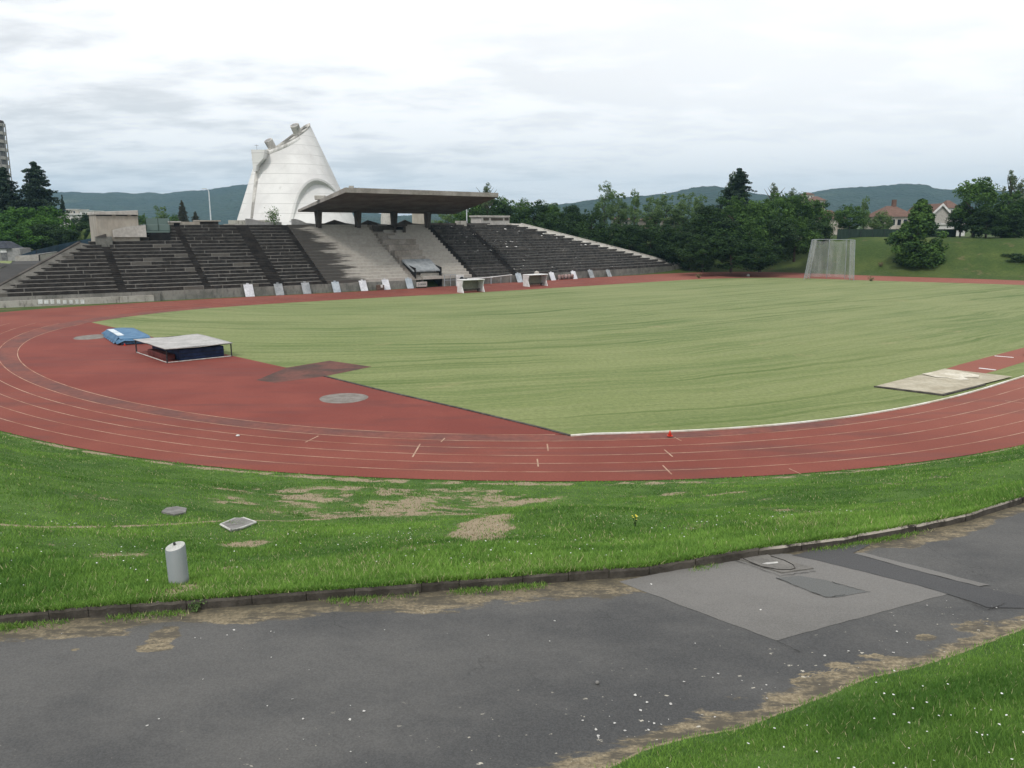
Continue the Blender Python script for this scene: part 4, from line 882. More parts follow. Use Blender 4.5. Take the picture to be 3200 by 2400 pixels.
def wallstrip(b, u0, u1, s0, s1, z0, z1, k_=None):
    k_ = k_ or max(1, int(abs(u1 - u0) / 4)); us = np.linspace(u0, u1, k_ + 1)
    for a, c in zip(us[:-1], us[1:]): b.hexa([WS(a, s0, z0), WS(c, s0, z0), WS(c, s1, z0), WS(a, s1, z0), WS(a, s0, z1), WS(c, s0, z1), WS(c, s1, z1), WS(a, s1, z1)])
b = MB(); wallstrip(b, 1, vu0 - .1, -.12, .0, -.1, 1.28); b.build('front_wall', M['wall_grey'], gs); b = MB(); wallstrip(b, vu1 + .1, 130.5, -.12, .0, -.1, 1.28); b.build('front_wall', M['wall_grey'], gs)
ue = ST(480, 920, -.5)[0]
b = MB(); wallstrip(b, -4, ue, -.55, -.13, -.1, .80); b.build('plinth', M['stained'], gs)
b = MB(); wallstrip(b, ST(478, 920, -.5)[0], ST(520, 905, -.5)[0] * 0 + ue + .8, -.5, -.14, -.1, 1.15); b.build('buttress', M['wall_grey'], gs)
# painted white blocks on the lower wall at the left
for px, pq in ((118,134),(137,152),(157,170),(177,189),(196,209),(216,228),(235,246),(251,264)):
    ua, za = ST(px, 937, -.58); ub, zb_ = ST(pq, 949, -.58); b = MB(); wallstrip(b, ua, ub, -.60, -.556, zb_, za + rr_.uniform(-.05, .05)); b.build('painted_block', M['white'], gs)
# sloping end walls
def endwall(name, fu, s0, s1, wid, sgn, mat, capmat, rise):
    b = MB(); c = MB(); N_ = 14
    for i in range(N_):
        a0, a1 = s0 + (s1 - s0) * i / N_, s0 + (s1 - s0) * (i + 1) / N_
        q = []
        for s_ in (a0, a1): zt = Z0 + RIS / TRD * s_ + .2; q.append((fu(s_), fu(s_) + sgn * wid, s_, zt))
        (ua, ub, sa, za), (uc, ud, sc_, zc) = q
        b.hexa([WS(ua - sgn * .5, sa, -.5), WS(uc - sgn * .5, sc_, -.5), WS(ud, sc_, -.5), WS(ub, sa, -.5), WS(ua - sgn * .5, sa, za), WS(uc - sgn * .5, sc_, zc), WS(ud, sc_, zc + rise), WS(ub, sa, za + rise)])
        c.hexa([WS(ub - sgn * .05, sa, za + rise - .05), WS(ud - sgn * .05, sc_, zc + rise - .05), WS(ud + sgn * .3, sc_, zc + rise - .05), WS(ub + sgn * .3, sa, za + rise - .05), WS(ub - sgn * .05, sa, za + rise + .15), WS(ud - sgn * .05, sc_, zc + rise + .15), WS(ud + sgn * .3, sc_, zc + rise + .15), WS(ub + sgn * .3, sa, za + rise + .15)])
    o = b.build(name, mat, gs); c.build('coping', capmat, o)
endwall('end_wall', uL, -.1, 11.3, .8, -1, M['wall_dim'], M['conc_dark'], .30)
endwall('end_wall', uR, 0, 17.1, 3.4, 1, M['stained'], M['stained'], -.10)
# tunnel
b = MB(); A, B = vu0, vu1
b.quad(WS(A, 4.4, 0), WS(B, 4.4, 0), WS(B, 4.4, 3.9), WS(A, 4.4, 3.9)); b.quad(WS(A, 0, 0), WS(A, 4.4, 0), WS(A, 4.4, 3.9), WS(A, 0, 3.2)); b.quad(WS(B, 0, 0), WS(B, 4.4, 0), WS(B, 4.4, 3.9), WS(B, 0, 3.2)); b.quad(WS(A, -.3, .02), WS(B, -.3, .02), WS(B, 4.4, .02), WS(A, 4.4, .02)); b.build('tunnel', M['dark'], gs, fix=False)
b = MB(); b.hexa([WS(A - .2, .5, 2.55), WS(B + .2, .5, 2.55), WS(B + .2, 4.6, 4.15), WS(A - .2, 4.6, 4.15), WS(A - .2, .5, 2.75), WS(B + .2, .5, 2.75), WS(B + .2, 4.6, 4.45), WS(A - .2, 4.6, 4.45)]); b.build('tunnel_hood', M['board_grey'], gs)
b = MB()
for u_ in (B + .3, B + 1.5, B + 2.6): b.tube([WS(u_, -.4, 0), WS(u_, -.4, 1.9)], .06, 6)
for z in (1.0, 1.9): b.tube([WS(B + .3, -.4, z), WS(B + 2.6, -.4, z)], .05, 6)
b.build('tunnel_railing', M['steel'], gs)
# raised blocks of the presidential box, between the aisle and the kiosk
for px0, px1, py0, py1, s_, d_ in ((1197,1300,763,747,9.6,1.8),(1215,1310,780,764,7.8,1.8),(1235,1320,797,781,6.1,1.7),(1248,1330,818,800,4.7,1.4)):
    u0, z0 = ST(px0, py0, s_); u1, z1 = ST(px1, py1, s_); b = MB(); wallstrip(b, u0, u1, s_, s_ + d_, z0 - .6, z1); b.build('box_step', M['stair_clean'], gs, bevel=.06)
kt = bpy.data.objects.new('press_box', None); COL.objects.link(kt); kt.parent = gs
def panel(px0, py0, px1, py1, s_, d_, mat, name, par=None, zlow=None):
    u0, z1 = ST(px0, py0, s_); u1, _ = ST(px1, py0, s_); z0 = ST(px0, py1, s_)[1] if zlow is None else zlow; b = MB(); wallstrip(b, u0, u1, s_, s_ + d_, z0, z1); return b.build(name, mat, par or gs)
panel(1230,702,1273,707,13.4,2.6,M['conc_dark'],'box_roof',kt); panel(1232,707,1238,747,13.5,.3,M['conc_dark'],'box_jamb',kt); panel(1260,707,1268,747,13.5,.3,M['conc_dark'],'box_jamb',kt); panel(1238,708,1260,747,15.2,.2,M['dark'],'box_interior',kt)
panel(1167,704,1229,731,14.6,.4,M['conc_dark'],'box_screen',kt); panel(1180,730,1235,748,12.9,.4,M['stair_clean'],'box_parapet',kt)
# canopy
CO = dict(bl=(49.0, 134.6, 12.30), br=(79.6, 134.6, 12.12), fl=(50.0, 116.6, 14.98), fr=(78.5, 117.6, 14.85))
b = MB(); kq = []
lo_ = [WO(*CO[q]) for q in ('fl', 'fr', 'br', 'bl')]; hi_ = [WO(CO[q][0], CO[q][1], CO[q][2] + h_) for q, h_ in (('fl', .74), ('fr', .70), ('br', .36), ('bl', .36))]
cn = bpy.data.objects.new('canopy', None); COL.objects.link(cn); cn.parent = gs
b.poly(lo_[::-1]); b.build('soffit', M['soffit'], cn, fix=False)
b = MB(); b.poly(hi_)
for i in range(4): b.quad(lo_[i], lo_[(i + 1) % 4], hi_[(i + 1) % 4], hi_[i])
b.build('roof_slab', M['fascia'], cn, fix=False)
for px in (996, 1119, 1232, 1337):
    d = ray(px, 690); tt = 133.2 / (d[:2] @ DN); u = tt * (d[:2] @ DU); b = MB(); w0, w1 = .34, .30
    b.hexa([WO(u - w1, 132.8, 9.6), WO(u + w1, 132.8, 9.6), WO(u + w1, 133.9, 9.6), WO(u - w1, 133.9, 9.6), WO(u - w0 * 1.4, 132.6, 12.62), WO(u + w0 * 1.4, 132.6, 12.62), WO(u + w0 * 1.4, 133.9, 12.4), WO(u - w0 * 1.4, 133.9, 12.4)]); b.build('column', M['conc_dark'], gs)
for px, py, w_, h_, mt, nm, sfr in ((1098,586,.65,.75,'stained','roof_vent',.10),(1122,589,.12,.45,'steel','vent_pipe',.06),(1193,587,.5,.32,'black','roof_lamp',.06),(1347,593,.1,.3,'steel','vent_pipe',.08)):
    d = ray(px, py); o_ = 118.0 + sfr * 10; tt = o_ / (d[:2] @ DN); u = tt * (d[:2] @ DU); f_ = (o_ - 117) / 17.6; zb = 15.72 - 2.9 * f_; b = MB(); b.box((0, 0, 0), (w_, w_, h_)); c_ = WO(u, o_, zb + h_ / 2 - .05); b.v = [(x + c_[0], y + c_[1], z + c_[2]) for x, y, z in b.v]; b.build(nm, M[mt], cn)
d = ray(985, 632); o_ = 126.; u = o_ / (d[:2] @ DN) * (d[:2] @ DU); b = MB(); b.box((*WO(u + .9, o_, 14.1)[:2], 14.45), (1.7, 1.0, .7)); b.build('roof_hatch', M['stained'], cn, bevel=.1)
# back of the terraces: parapets, small buildings
def profile_wall(name, pxs, base_py, s_, d_, mat, par=None):
    P0 = [ST(x, y, s_) for x, y in pxs]; b = MB()
    for (ua, za), (uc, zc), (xa, ya), (xc, yc) in zip(P0[:-1], P0[1:], pxs[:-1], pxs[1:]):
        z0 = ST(xa, base_py, s_)[1]; b.hexa([WS(ua, s_, z0), WS(uc, s_, z0), WS(uc, s_ + d_, z0), WS(ua, s_ + d_, z0), WS(ua, s_, za), WS(uc, s_, zc), WS(uc, s_ + d_, zc), WS(ua, s_ + d_, za)])
    return b.build(name, mat, par or gs)
SB = 17.0
b = MB(); wallstrip(b, 20, 95, 16.9, 24, 8.6, 10.1); b.build('promenade', M['conc_dark'], gs)
profile_wall('parapet', ((768,683),(780,683.5),(790,685),(803,688.5),(815,692),(830,693),(880,694)), 718, SB - .4, .35, M['conc_grey'])
o = profile_wall('parapet', ((912,685),(922,684),(932,686),(945,691),(957,697),(985,700)), 718, SB - .4, .35, M['conc_grey'])
panel(881,703,911,719,SB - .2,.3,M['door'],'back_door'); panel(855,700,862,711,SB - .45,.06,M['dark'],'wall_niche'); panel(623,708,766,719,SB - .3,.4,M['stained'],'parapet'); panel(700,700,768,708,SB + 2,.5,M['stained'],'parapet')
for pk in ((985,700,1015,698,1046,687),(1046,687,1080,697,1116,702),(1116,702,1130,698,1150,688),(1150,688,1190,700,1232,703),(1232,703,1250,694,1266,687),(1266,687,1290,698,1337,701)):
    q = [(pk[0] + .6, pk[1]), (pk[2], pk[3]), (pk[4] - .6, pk[5])]; profile_wall('wavy_parapet', q, 712, SB - .2, .3, M['conc_dark'])
panel(1345,697,1532,711,SB,.4,M['conc_dark'],'parapet'); panel(1402,709,1545,714,SB - .5,.4,M['stained'],'ledge'); panel(1432,690,1459,715,SB - .7,1.2,M['stained'],'ruined_block'); panel(1576,704,1642,719,SB - .6,.4,M['wall_grey'],'parapet'); panel(1526,700,1534,715,SB - .6,.4,M['conc_pale'],'ledge_post')
# left service block
sb = bpy.data.objects.new('service_block', None); COL.objects.link(sb); sb.parent = gs
def block(px0, py0, px1, py1, s0, s1, mat, name, zl, par): u0, z1 = ST(px0, py0, s0); u1, z2 = ST(px1, py1, s0); b = MB(); b.hexa([WS(u0, s0, zl), WS(u1, s0, zl), WS(u1, s1, zl), WS(u0, s1, zl), WS(u0, s0, z1), WS(u1, s0, z2), WS(u1, s1, z2), WS(u0, s1, z1)]); return b.build(name, mat, par, bevel=.05)
block(298,671,430,668,12.2,19,M['conc_beige'],'block_wall',5.8,sb); block(294,662,431,657,11.9,19.3,M['conc_pale'],'roof_edge',ST(296,671,12.2)[1],sb)
for a, c in ((300,349),(362,398),(410,428)): panel(a,670.5,c,674.5,12.16,.08,M['dark'],'slit_window',sb)
profile_wall('sloping_wall', ((352,719),(375,713),(410,707),(455,703)), 741, 11.75, .3, M['conc_pale'], sb); block(299,739,350,739,11.0,12.15,M['wall_grey'],'low_annex',6.5,sb)
profile_wall('annex_roof', ((299,740),(330,731),(332,731)), 741, 10.9, .6, M['conc_dark'], sb)
gb = bpy.data.objects.new('glazed_box', None); COL.objects.link(gb); gb.parent = gs
block(454,702,530,702,13.2,18,M['glass'],'glass_front',9.3,gb); panel(454,682,530,702,17.4,.1,M['glass'],'glass_screen',gb); panel(466,727,532,754,12.4,.2,M['dark'],'recess',gb); panel(450,722,530,727,12.6,3.4,M['glass'],'floor_slab',gb)
for px in (454, 492, 529): panel(px,682,px + 1.5,722,13.1,.08,M['fence_green'],'mullion',gb)
panel(530,693,624,718,16.6,2.5,M['conc_beige'],'back_lodge'); panel(529,691,566,695,16.3,3,M['conc_pale'],'lodge_roof'); panel(543,697,562,711,16.5,.08,M['dark'],'lodge_window'); panel(622,690,682,706,19.5,3,M['conc_dark'],'flat_shed'); panel(622,688,690,692,19,4,M['conc_beige'],'shed_roof')
# right service block
rbk = bpy.data.objects.new('service_block', None); COL.objects.link(rbk); rbk.parent = gs
panel(1504,677,1592,713,18.2,4,M['conc_pale'],'block_wall',rbk); panel(1502,673,1594,678,18.0,4.4,M['conc_pale'],'roof_edge',rbk)
for a, c in ((1511,1528),(1535,1572),(1577,1590)): panel(a,681,c,689,18.15,.08,M['bench'],'slit_window',rbk)
# rubble on the ruined terraces
RB = []
for _ in range(70):
    s_ = random.uniform(.5, 16); u_ = random.uniform(aisles[5] + 2, uR(s_) - 1); RB.append(WS(u_, s_ , Z0 + RIS * (int(s_ / TRD) + 1) + .06))
heads('rubble', np.array(RB), RNG.uniform(.10, .34, len(RB)), M['slabedge'], 'pale broken rubble scattered on the right terraces', 'rubble')
ps = thing('shrub', 'small bush growing out of the parapet in front of the white tower', 'shrub', WS(ST(855, 700, SB - .2)[0], SB - .2, 10.3))
n_ = 700; C = RNG.normal(0, 1, (n_, 3)) * np.array([.45, .4, .75]) + np.array([0, 0, 1.1]); V, Fc = leafquads(C, RNG.normal(0, 1, (n_, 3)) + [0, 0, .6], RNG.uniform(.08, .16, n_)); link('foliage', npmesh('foliage', V, Fc, M['leaf_light'], False, {'tint': np.repeat(RNG.uniform(0, .9, n_), 4)}), ps)
b = MB(); b.tube([(0, 0, -.6), (.05, 0, .4), (-.1, 0, 1.1)], [.1, .07, .03], 6); b.build('stem', M['bark'], ps, world=False)

# ------------------------------------------------------------------ church
YC = 190.0
cb = at(936, 690, YC); mpp = YC / F * 1.0
ch = thing('church', 'white concrete church shaped as a leaning truncated cone behind the grandstand', 'church', (cb[0], YC, 5.0))
def wpt(px, py, dy=0.0): return Vector(at(px, py, YC + dy))
def S(phi, t):
    c, s_ = math.cos(phi), math.sin(phi); nexp = 2.0 / 3.4
    bx = 14.9 * math.copysign(abs(c) ** nexp, c); by = 14.0 * math.copysign(abs(s_) ** nexp, s_)
    base_ = Vector((cb[0] + bx, YC + by, 5.0)); tc_ = wpt(880, 440)
    top_ = Vector((tc_.x + 6.1 * c, YC + 1.5 + 6.0 * s_, tc_.z + 3.3 * c + 1.7 * s_ + .5 * math.sin(2 * phi)))
    return base_.lerp(top_, t)
NPh, NTt = 96, 24
b = MB(); P = [[S(2 * math.pi * i / NPh, j / NTt) for j in range(NTt + 1)] for i in range(NPh + 1)]; b.grid(P)
shell = b.build('shell', M['church'], ch, True)
bm = bmesh.new(); bm.from_mesh(shell.data); bmesh.ops.remove_doubles(bm, verts=bm.verts, dist=1e-4); bmesh.ops.recalc_face_normals(bm, faces=bm.faces); bm.to_mesh(shell.data); bm.free()
b = MB(); ringi = [S(2 * math.pi * i / NPh, 1.0) for i in range(NPh)]; cc = sum(ringi, Vector()) / NPh
b.poly([cc.lerp(q, .93) - Vector((0, 0, .5)) for q in ringi]); b.build('roof', M['church_stain'], ch, fix=False)
b = MB()
for i in range(NPh):
    a, c = ringi[i], ringi[(i + 1) % NPh]; ai, ci = cc.lerp(a, .92), cc.lerp(c, .92); ao, co = cc.lerp(a, 1.015), cc.lerp(c, 1.015); u3 = Vector((0, 0, .28))
    b.hexa([ao - u3, co - u3, ci - u3, ai - u3, ao + u3 * .7, co + u3 * .7, ci + u3 * .7, ai + u3 * .7])
b.build('roof_rim', M['church_stain'], ch)
# folded slope band just under the rim
b = MB(); P = []
for i in range(60):
    f9 = i / 59; ph = math.pi * (1.0 + .78 * f9); row = []; w9 = 1 - .72 * f9
    for k9, t_ in enumerate((.992, .992 - .042 * w9, .992 - .075 * w9)): q = S(ph, t_); out = Vector((math.cos(ph), math.sin(ph), .2)); row.append(q + out * (.03 + (.30 * math.sin(math.pi * min(1, f9 * 1.0)) ** .6 if k9 == 1 else 0)))
    P.append(row)
b.grid(P); b.build('gutter_fold', M['church_rim'], ch, True, fix=False)
tree_ = BVHTree.FromPolygons([S(2 * math.pi * i / NPh, j / NTt) for i in range(NPh) for j in range(NTt + 1)], [(i * (NTt + 1) + j, ((i + 1) % NPh) * (NTt + 1) + j, ((i + 1) % NPh) * (NTt + 1) + j + 1, i * (NTt + 1) + j + 1) for i in range(NPh) for j in range(NTt)])
O_ = Vector((0, 0, CH))
def onch(px, py):
    h_ = tree_.ray_cast(O_, Vector(ray(px, py)).normalized(), 400); return (h_[0], h_[1]) if h_[0] else (wpt(px, py, -10), Vector((0, -1, 0)))
arch = [(903,692),(907,672),(913,650),(920,628),(929,606),(938,592),(948,580),(959,570),(971,563),(983,559.5),(995,559),(1007,562),(1019,567),(1031,575),(1043,586),(1055,601),(1066,620),(1076,645),(1084,672),(1090,694)]
Q0 = [onch(*q)[0] for q in arch]; ac = onch(995, 690)[0]
b = MB(); P = []
for i, q in enumerate(Q0):
    f_ = math.sin(math.pi * i / (len(Q0) - 1)); inn = (ac - q).normalized(); nrm = Vector((0.15, -1, .15)).normalized()
    P.append([q + nrm * .02, q + inn * .25 + nrm * (.25 + 1.5 * f_), q + inn * .75 + nrm * (.22 + 1.35 * f_), q + inn * (1.0 + .5 * f_) + nrm * (.02)])
b.grid(P); b.build('arch_hood', M['church'], ch, False, fix=False)
for px0, py0, px1, py1, r_, nm in ((852, 464, 838, 438, .92, 'light_cannon'), (930, 416, 920, 391, .95, 'light_cannon')):
    A, B = wpt(px0, py0, -1), wpt(px1, py1, -2); b = MB(); b.tube([A - (B - A) * .5, A, B], [r_, r_, r_ * 1.08], 14); o = b.build(nm, M['church_stain'], ch); bb = MB(); d_ = (B - A).normalized(); bb.tube([B + d_ * .004, B + d_ * .02], r_ * .8, 14); bb.build('cannon_mouth', M['conc_grey'], o)
A1, A2 = wpt(787, 468, -7), wpt(832, 470, -7)
b = MB(); x0, x1 = A1.x, A2.x - .2; zt = A1.z
pr = [(x0, zt), (x1, zt), (x1 - .4, zt - 1.8), (x1 - 2.0, zt - 3.4), (x1 - 2.25, zt - 4.6), (x0 + .15, zt - 4.6)]
f0, f1 = [(x, YC - 7.5, z) for x, z in pr], [(x, YC - 3, z) for x, z in pr]; b.poly(f0); b.poly(f1[::-1])
for i in range(6): b.quad(f0[i], f0[(i + 1) % 6], f1[(i + 1) % 6], f1[i])
b.build('gutter_box', M['church'], ch)
b = MB()                                    # drain fold running down the left flank
dq = [onch(*q)[0] for q in ((807,528),(803,555),(799,585),(795,615),(791,650),(787,682))]; P = []
for i, q in enumerate(dq): w_ = .62 - .06 * i; P.append([q + Vector((-w_, -.05, 0)), q + Vector((-w_ * .3, -.5 + .05 * i, 0)), q + Vector((w_ * .55, -.45 + .05 * i, 0)), q + Vector((w_, .0, 0))])
b.grid(P); b.build('drain_fold', M['church_stain'], ch, False, fix=False)
b = MB(); b.tube([(A1.x + .8, YC - 6, zt), (A1.x + .8, YC - 6, zt + 1.2)], .05, 5); b.tube([(A1.x + .4, YC - 6, zt + 1.0), (A1.x + 1.2, YC - 6, zt + 1.0)], .05, 5); b.build('roof_cross', M['steel'], ch)
# church base annexes
b = MB(); q = wpt(742, 688, -14); b.box((q.x + 2.5, q.y, 8.6), (8, 3, 5)); b.build('forecourt_wall', M['stained'], ch)
for px0, px1, lab, sz in ((1186, 1234, 'rounded white concrete funnel seen between two roof columns', 'conc_pale'), (1288, 1336, 'beige cube building seen under the right end of the roof', 'conc_beige')):
    Yb_ = 178 if px0 < 1250 else 175; p0, p1 = at(px0, 690, Yb_), at(px1, 690, Yb_); c_ = ((p0[0] + p1[0]) / 2, Yb_ + 2, 5.0); w_ = p1[0] - p0[0]; th = thing('annex_building', lab, 'annex', c_); b = MB()
    if px0 < 1250: b.lathe([(w_ * .52, 0), (w_ * .52, 6), (w_ * .46, 8.0), (w_ * .40, 10)], 20)
    else: b.box((0, 0, 4.9), (w_, 4, 9.8))
    b.build('annex_wall', M[sz], th, px0 < 1250, world=False); b = MB()
    if px0 < 1250: b.lathe([(w_ * .42, 10.0), (w_ * .40, 10.35)], 20)
    else: b.box((0, 0, 9.95), (w_ + .4, 4.4, .3))
    b.build('annex_roof', M['conc_grey'], th, world=False)

# ------------------------------------------------------------------ poles
def lamp(px, py_top, py_base, Y, label, head=True):
    B_, T_ = at(px, py_base, Y), at(px, py_top, Y); th = thing('street_lamp' if head else 'mast', label, 'street lamp' if head else 'pole', (B_[0], Y, B_[2])); h_ = T_[2] - B_[2]
    b = MB(); b.tube([(0, 0, -2), (0, 0, h_ * .92), (-.12, 0, h_ * .97), (-.5 if head else 0, 0, h_)], [.13, .09, .07, .06], 8); b.build('pole', M['polepaint'], th, world=False)
    if head: b = MB(); b.box((-.75, 0, h_), (.75, .28, .14)); b.build('lamp_head', M['polepaint'], th, bevel=.04, world=False)
lamp(660, 590, 702, 150, 'tall pale street lamp rising behind the left terraces'); lamp(1459, 651, 700, 165, 'plain pale mast behind the right terraces beside the rubble block', False); lamp(1236, 672, 702, 172, 'short pale mast seen under the roof by the kiosk', False)

# ------------------------------------------------------------------ trees
def crown(kind, seed, mat, name):
    global RNG
    RNG = np.random.default_rng(seed); Cs, Ns, Sz, Tn = [], [], [], []
    def clump(c, r_, n_, tn, sz, flat=.85):
        d_ = RNG.normal(0, 1, (n_, 3)); d_ /= np.linalg.norm(d_, axis=1)[:, None]; rad = r_ * RNG.uniform(.35, 1.08, n_) ** .6
        Cs.append(np.array(c) + d_ * rad[:, None] * np.array([1, 1, flat])); Ns.append(d_ * .9 + np.array([0, 0, .45]) + RNG.normal(0, .45, (n_, 3))); Sz.append(sz * RNG.uniform(.6, 1.3, n_)); Tn.append(np.clip(tn + RNG.normal(0, .16, n_), 0, .9))
    if kind == 'cone':
        for i in range(150):
            f_ = RNG.uniform(0, 1) ** 1.15; a = RNG.uniform(0, 6.28); q = (.36 * min(1, (1 - f_) * 1.45) ** .9 * (.74 + .18 * math.sin(f_ * 13 + 2 * a) + .16 * math.sin(3 * a + 5 * f_ + 1)) + .02) * RNG.uniform(.45, 1.0) ** .5
            if f_ < .12: q *= .8
            clump((math.cos(a) * q, math.sin(a) * q, .05 + .91 * f_), .080 * (1.2 - .6 * f_), 120, RNG.uniform(.1, .7), .017)
    elif kind in ('round', 'dense', 'loose', 'tall'):
        nc, zc, rz, rx, cr_, per, sz = {'round': (70, .60, .37, .34, .105, 120, .017), 'dense': (95, .50, .47, .36, .11, 105, .018), 'loose': (46, .60, .38, .26, .085, 95, .015), 'tall': (60, .56, .44, .20, .085, 105, .0145)}[kind]
        for i in range(nc):
            d_ = RNG.normal(0, 1, 3); d_ /= np.linalg.norm(d_); q = RNG.uniform(.30, 1.0) ** .45; lump = 1 + .22 * math.sin(d_[0] * 4 + seed) + .18 * math.sin(d_[2] * 5 + seed * 2) * d_[1]
            c_ = np.array([d_[0] * rx, d_[1] * rx, d_[2] * rz]) * q * lump + np.array([0, 0, zc]); 
            if c_[2] < .08: c_[2] = .08
            clump(c_, cr_ * RNG.uniform(.6, 1.3), per, RNG.uniform(.1, .75), sz)
        for i in range(14):
            a = RNG.uniform(0, 6.28); clump((math.cos(a) * rx * .5, math.sin(a) * rx * .5, zc + rz * RNG.uniform(.75, 1.08)), .035, 30, RNG.uniform(.2, .8), sz * .9)
    elif kind == 'conifer':
        for L in range(26):
            f_ = L / 25; z = .10 + .90 * f_; rr0 = (.33 * (1 - f_) ** .7 + .012) * (1 + .25 * math.sin(L * 2.1 + seed)); nb = int(14 - 8 * f_)
            for k_ in range(nb):
                a = RNG.uniform(0, 6.28); Lr = rr0 * RNG.uniform(.55, 1.2)
                for s_ in np.linspace(.25, 1, 4):
                    clump((math.cos(a) * Lr * s_, math.sin(a) * Lr * s_, z - Lr * s_ * .12 + RNG.normal(0, .004)), (.038) * (1.25 - f_ * .5), 24, RNG.uniform(.1, .7), .0125, .55)
    elif kind == 'feather':                 # thin birch-like crown with drooping sprays
        for i in range(60):
            z = RNG.uniform(.22, 1.0); a = RNG.uniform(0, 6.28); rr0 = .17 * math.sin(min(1, (1.05 - z) * 1.25) * 1.57) * RNG.uniform(.3, 1.15); clump((math.cos(a) * rr0, math.sin(a) * rr0, z), RNG.uniform(.025, .055), 46, RNG.uniform(.2, .8), .012, 1.0)
    C, N_, Z, T = np.vstack(Cs), np.vstack(Ns), np.concatenate(Sz), np.concatenate(Tn); V, Fc = leafquads(C, N_, Z, .7)
    me = npmesh(name, V, Fc, mat, False, {'tint': np.repeat(T, 4)}); return me
def trunkmesh(kind, seed):
    rr = random.Random(seed); b = MB(); hh = {'round': .62, 'dense': .7, 'loose': .75, 'tall': .85, 'conifer': .96, 'feather': .95, 'cone': .8}[kind]; r0 = .022
    b.tube([(0, 0, -.06), (rr.uniform(-.01, .01), 0, hh * .35), (rr.uniform(-.02, .02), rr.uniform(-.02, .02), hh * .7), (0, 0, hh)], [r0 * 1.3, r0, r0 * .6, r0 * .15], 8)
    if kind != 'conifer':
        for i in range(7):
            z = hh * rr.uniform(.3, .8); a = rr.uniform(0, 6.28); L = rr.uniform(.12, .24); b.tube([(0, 0, z), (math.cos(a) * L * .5, math.sin(a) * L * .5, z + L * .45), (math.cos(a) * L, math.sin(a) * L, z + L * 1.0)], [r0 * .5, r0 * .3, r0 * .08], 6)
    me_ = bpy.data.meshes.new('trunk'); me_.from_pydata(b.v, [], b.f); me_.materials.append(M['bark']); return me_
KINDS = {}
for nm, kind, mat, seeds in (('dark', 'dense', 'leaf_dark', (1, 2, 3)), ('round', 'round', 'leaf_mid', (4, 5, 6)), ('light', 'loose', 'leaf_light', (7, 8)), ('conifer', 'conifer', 'leaf_conifer', (9, 10)), ('mid', 'dense', 'leaf_mid', (11, 12)), ('tall', 'tall', 'leaf_dark', (13, 14)), ('birch', 'feather', 'leaf_pale', (15,)), ('russet', 'conifer', 'leaf_red', (16,)), ('darkround', 'round', 'leaf_dark', (17, 18)), ('lightdense', 'dense', 'leaf_light', (19,)), ('cone', 'cone', 'leaf_mid', (20,)), ('leafy', 'dense', 'leaf_fresh', (21, 22))):
    KINDS[nm] = [(crown(kind, s_, M[mat], 'crown'), trunkmesh(kind, s_)) for s_ in seeds]
RNG = np.random.default_rng(99)
tcount = [0]
NAT = {'dark': .40, 'round': .40, 'light': .31, 'conifer': .30, 'mid': .40, 'tall': .25, 'birch': .19, 'russet': .30, 'darkround': .40, 'lightdense': .40, 'cone': .40, 'leafy': .40}
TN = {'conifer': 'conifer_tree', 'russet': 'conifer_tree', 'birch': 'birch_tree'}
def tree(kind, px, ytop, wpx, Y, label, group=None, base=None, name=None):
    top = at(px, ytop, Y); zb = base if base is not None else float(hfar(np.array([top[0]]), np.array([Y]))[0]); h_ = (top[2] - zb) / 1.0; w_ = wpx / F * Y / (2 * NAT[kind])
    i = tcount[0]; tcount[0] += 1; cm, tm = KINDS[kind][i % len(KINDS[kind])]
    th = thing(name or TN.get(kind, 'broadleaf_tree'), label, 'tree', (top[0], Y, zb), (i * 2.399) % 6.28, group); th.scale = (w_, w_, h_)
    link('crown', cm, th); link('trunk', tm, th); return th
ordn = ['first', 'second', 'third', 'fourth', 'fifth', 'sixth', 'seventh', 'eighth', 'ninth', 'tenth', 'eleventh', 'twelfth', 'thirteenth', 'fourteenth']
# hedge-like dark row hugging the right terrace
g = 'dark trees hugging the right terrace'
fr = [(1500,655,92,176),(1568,640,100,178),(1640,668,100,178),(1705,668,110,177),(1775,690,110,176),(1840,700,110,174),(1905,700,120,173),(1970,705,120,172),(2035,708,120,171),(2100,712,120,170),(2160,730,110,168)]
for i, (x, yt, w, Y) in enumerate(fr): tree('dark', x, yt, w, Y + 6.5 + i * .4, f'dark low tree hugging the right terrace, {ordn[i]} from the left in its row', g, base=max(.6, 4.0 - i * .35))
g = 'taller trees behind the right terrace'
bk = [(1470,606,110,188,'mid'),(1545,612,100,190,'round'),(1610,626,110,190,'round'),(1668,634,100,190,'dark'),(1722,636,90,192,'round'),(1785,645,100,190,'dark'),(1850,655,90,188,'dark')]
for i, (x, yt, w, Y, k_) in enumerate(bk): tree(k_, x, yt, w, Y, f'taller green tree behind the right terrace, {ordn[i]} from the roof outwards', g, base=7.0)
tree('birch', 1522, 572, 60, 186, 'thin ragged treetop sticking up just past the roof end', base=7)
g = 'pale loose trees on the far skyline'
for i, (x, yt, w, Y) in enumerate(((1890,580,75,200),(1935,606,80,202),(1985,602,55,198),(2040,620,80,204),(2085,612,80,206),(2140,608,90,204),(2190,616,80,200))): tree('light', x, yt, w, Y, f'pale loose tree on the skyline left of the big conifer, {ordn[i]} from the left', g, base=7.4)
g = 'dark trees filling in below the skyline'
for i, (x, yt, w, Y) in enumerate(((1930,698,100,188),(2000,702,100,187),(2070,700,100,186),(2135,696,110,186),(2200,676,110,184),(2255,660,110,186))): tree('darkround', x, yt, w, Y, f'dark rounded tree below the pale skyline trees, {ordn[i]} from the left', g, base=5)
tree('conifer', 2312, 530, 150, 196, 'tall dark broad conifer standing highest above the right tree mass', base=7.4)
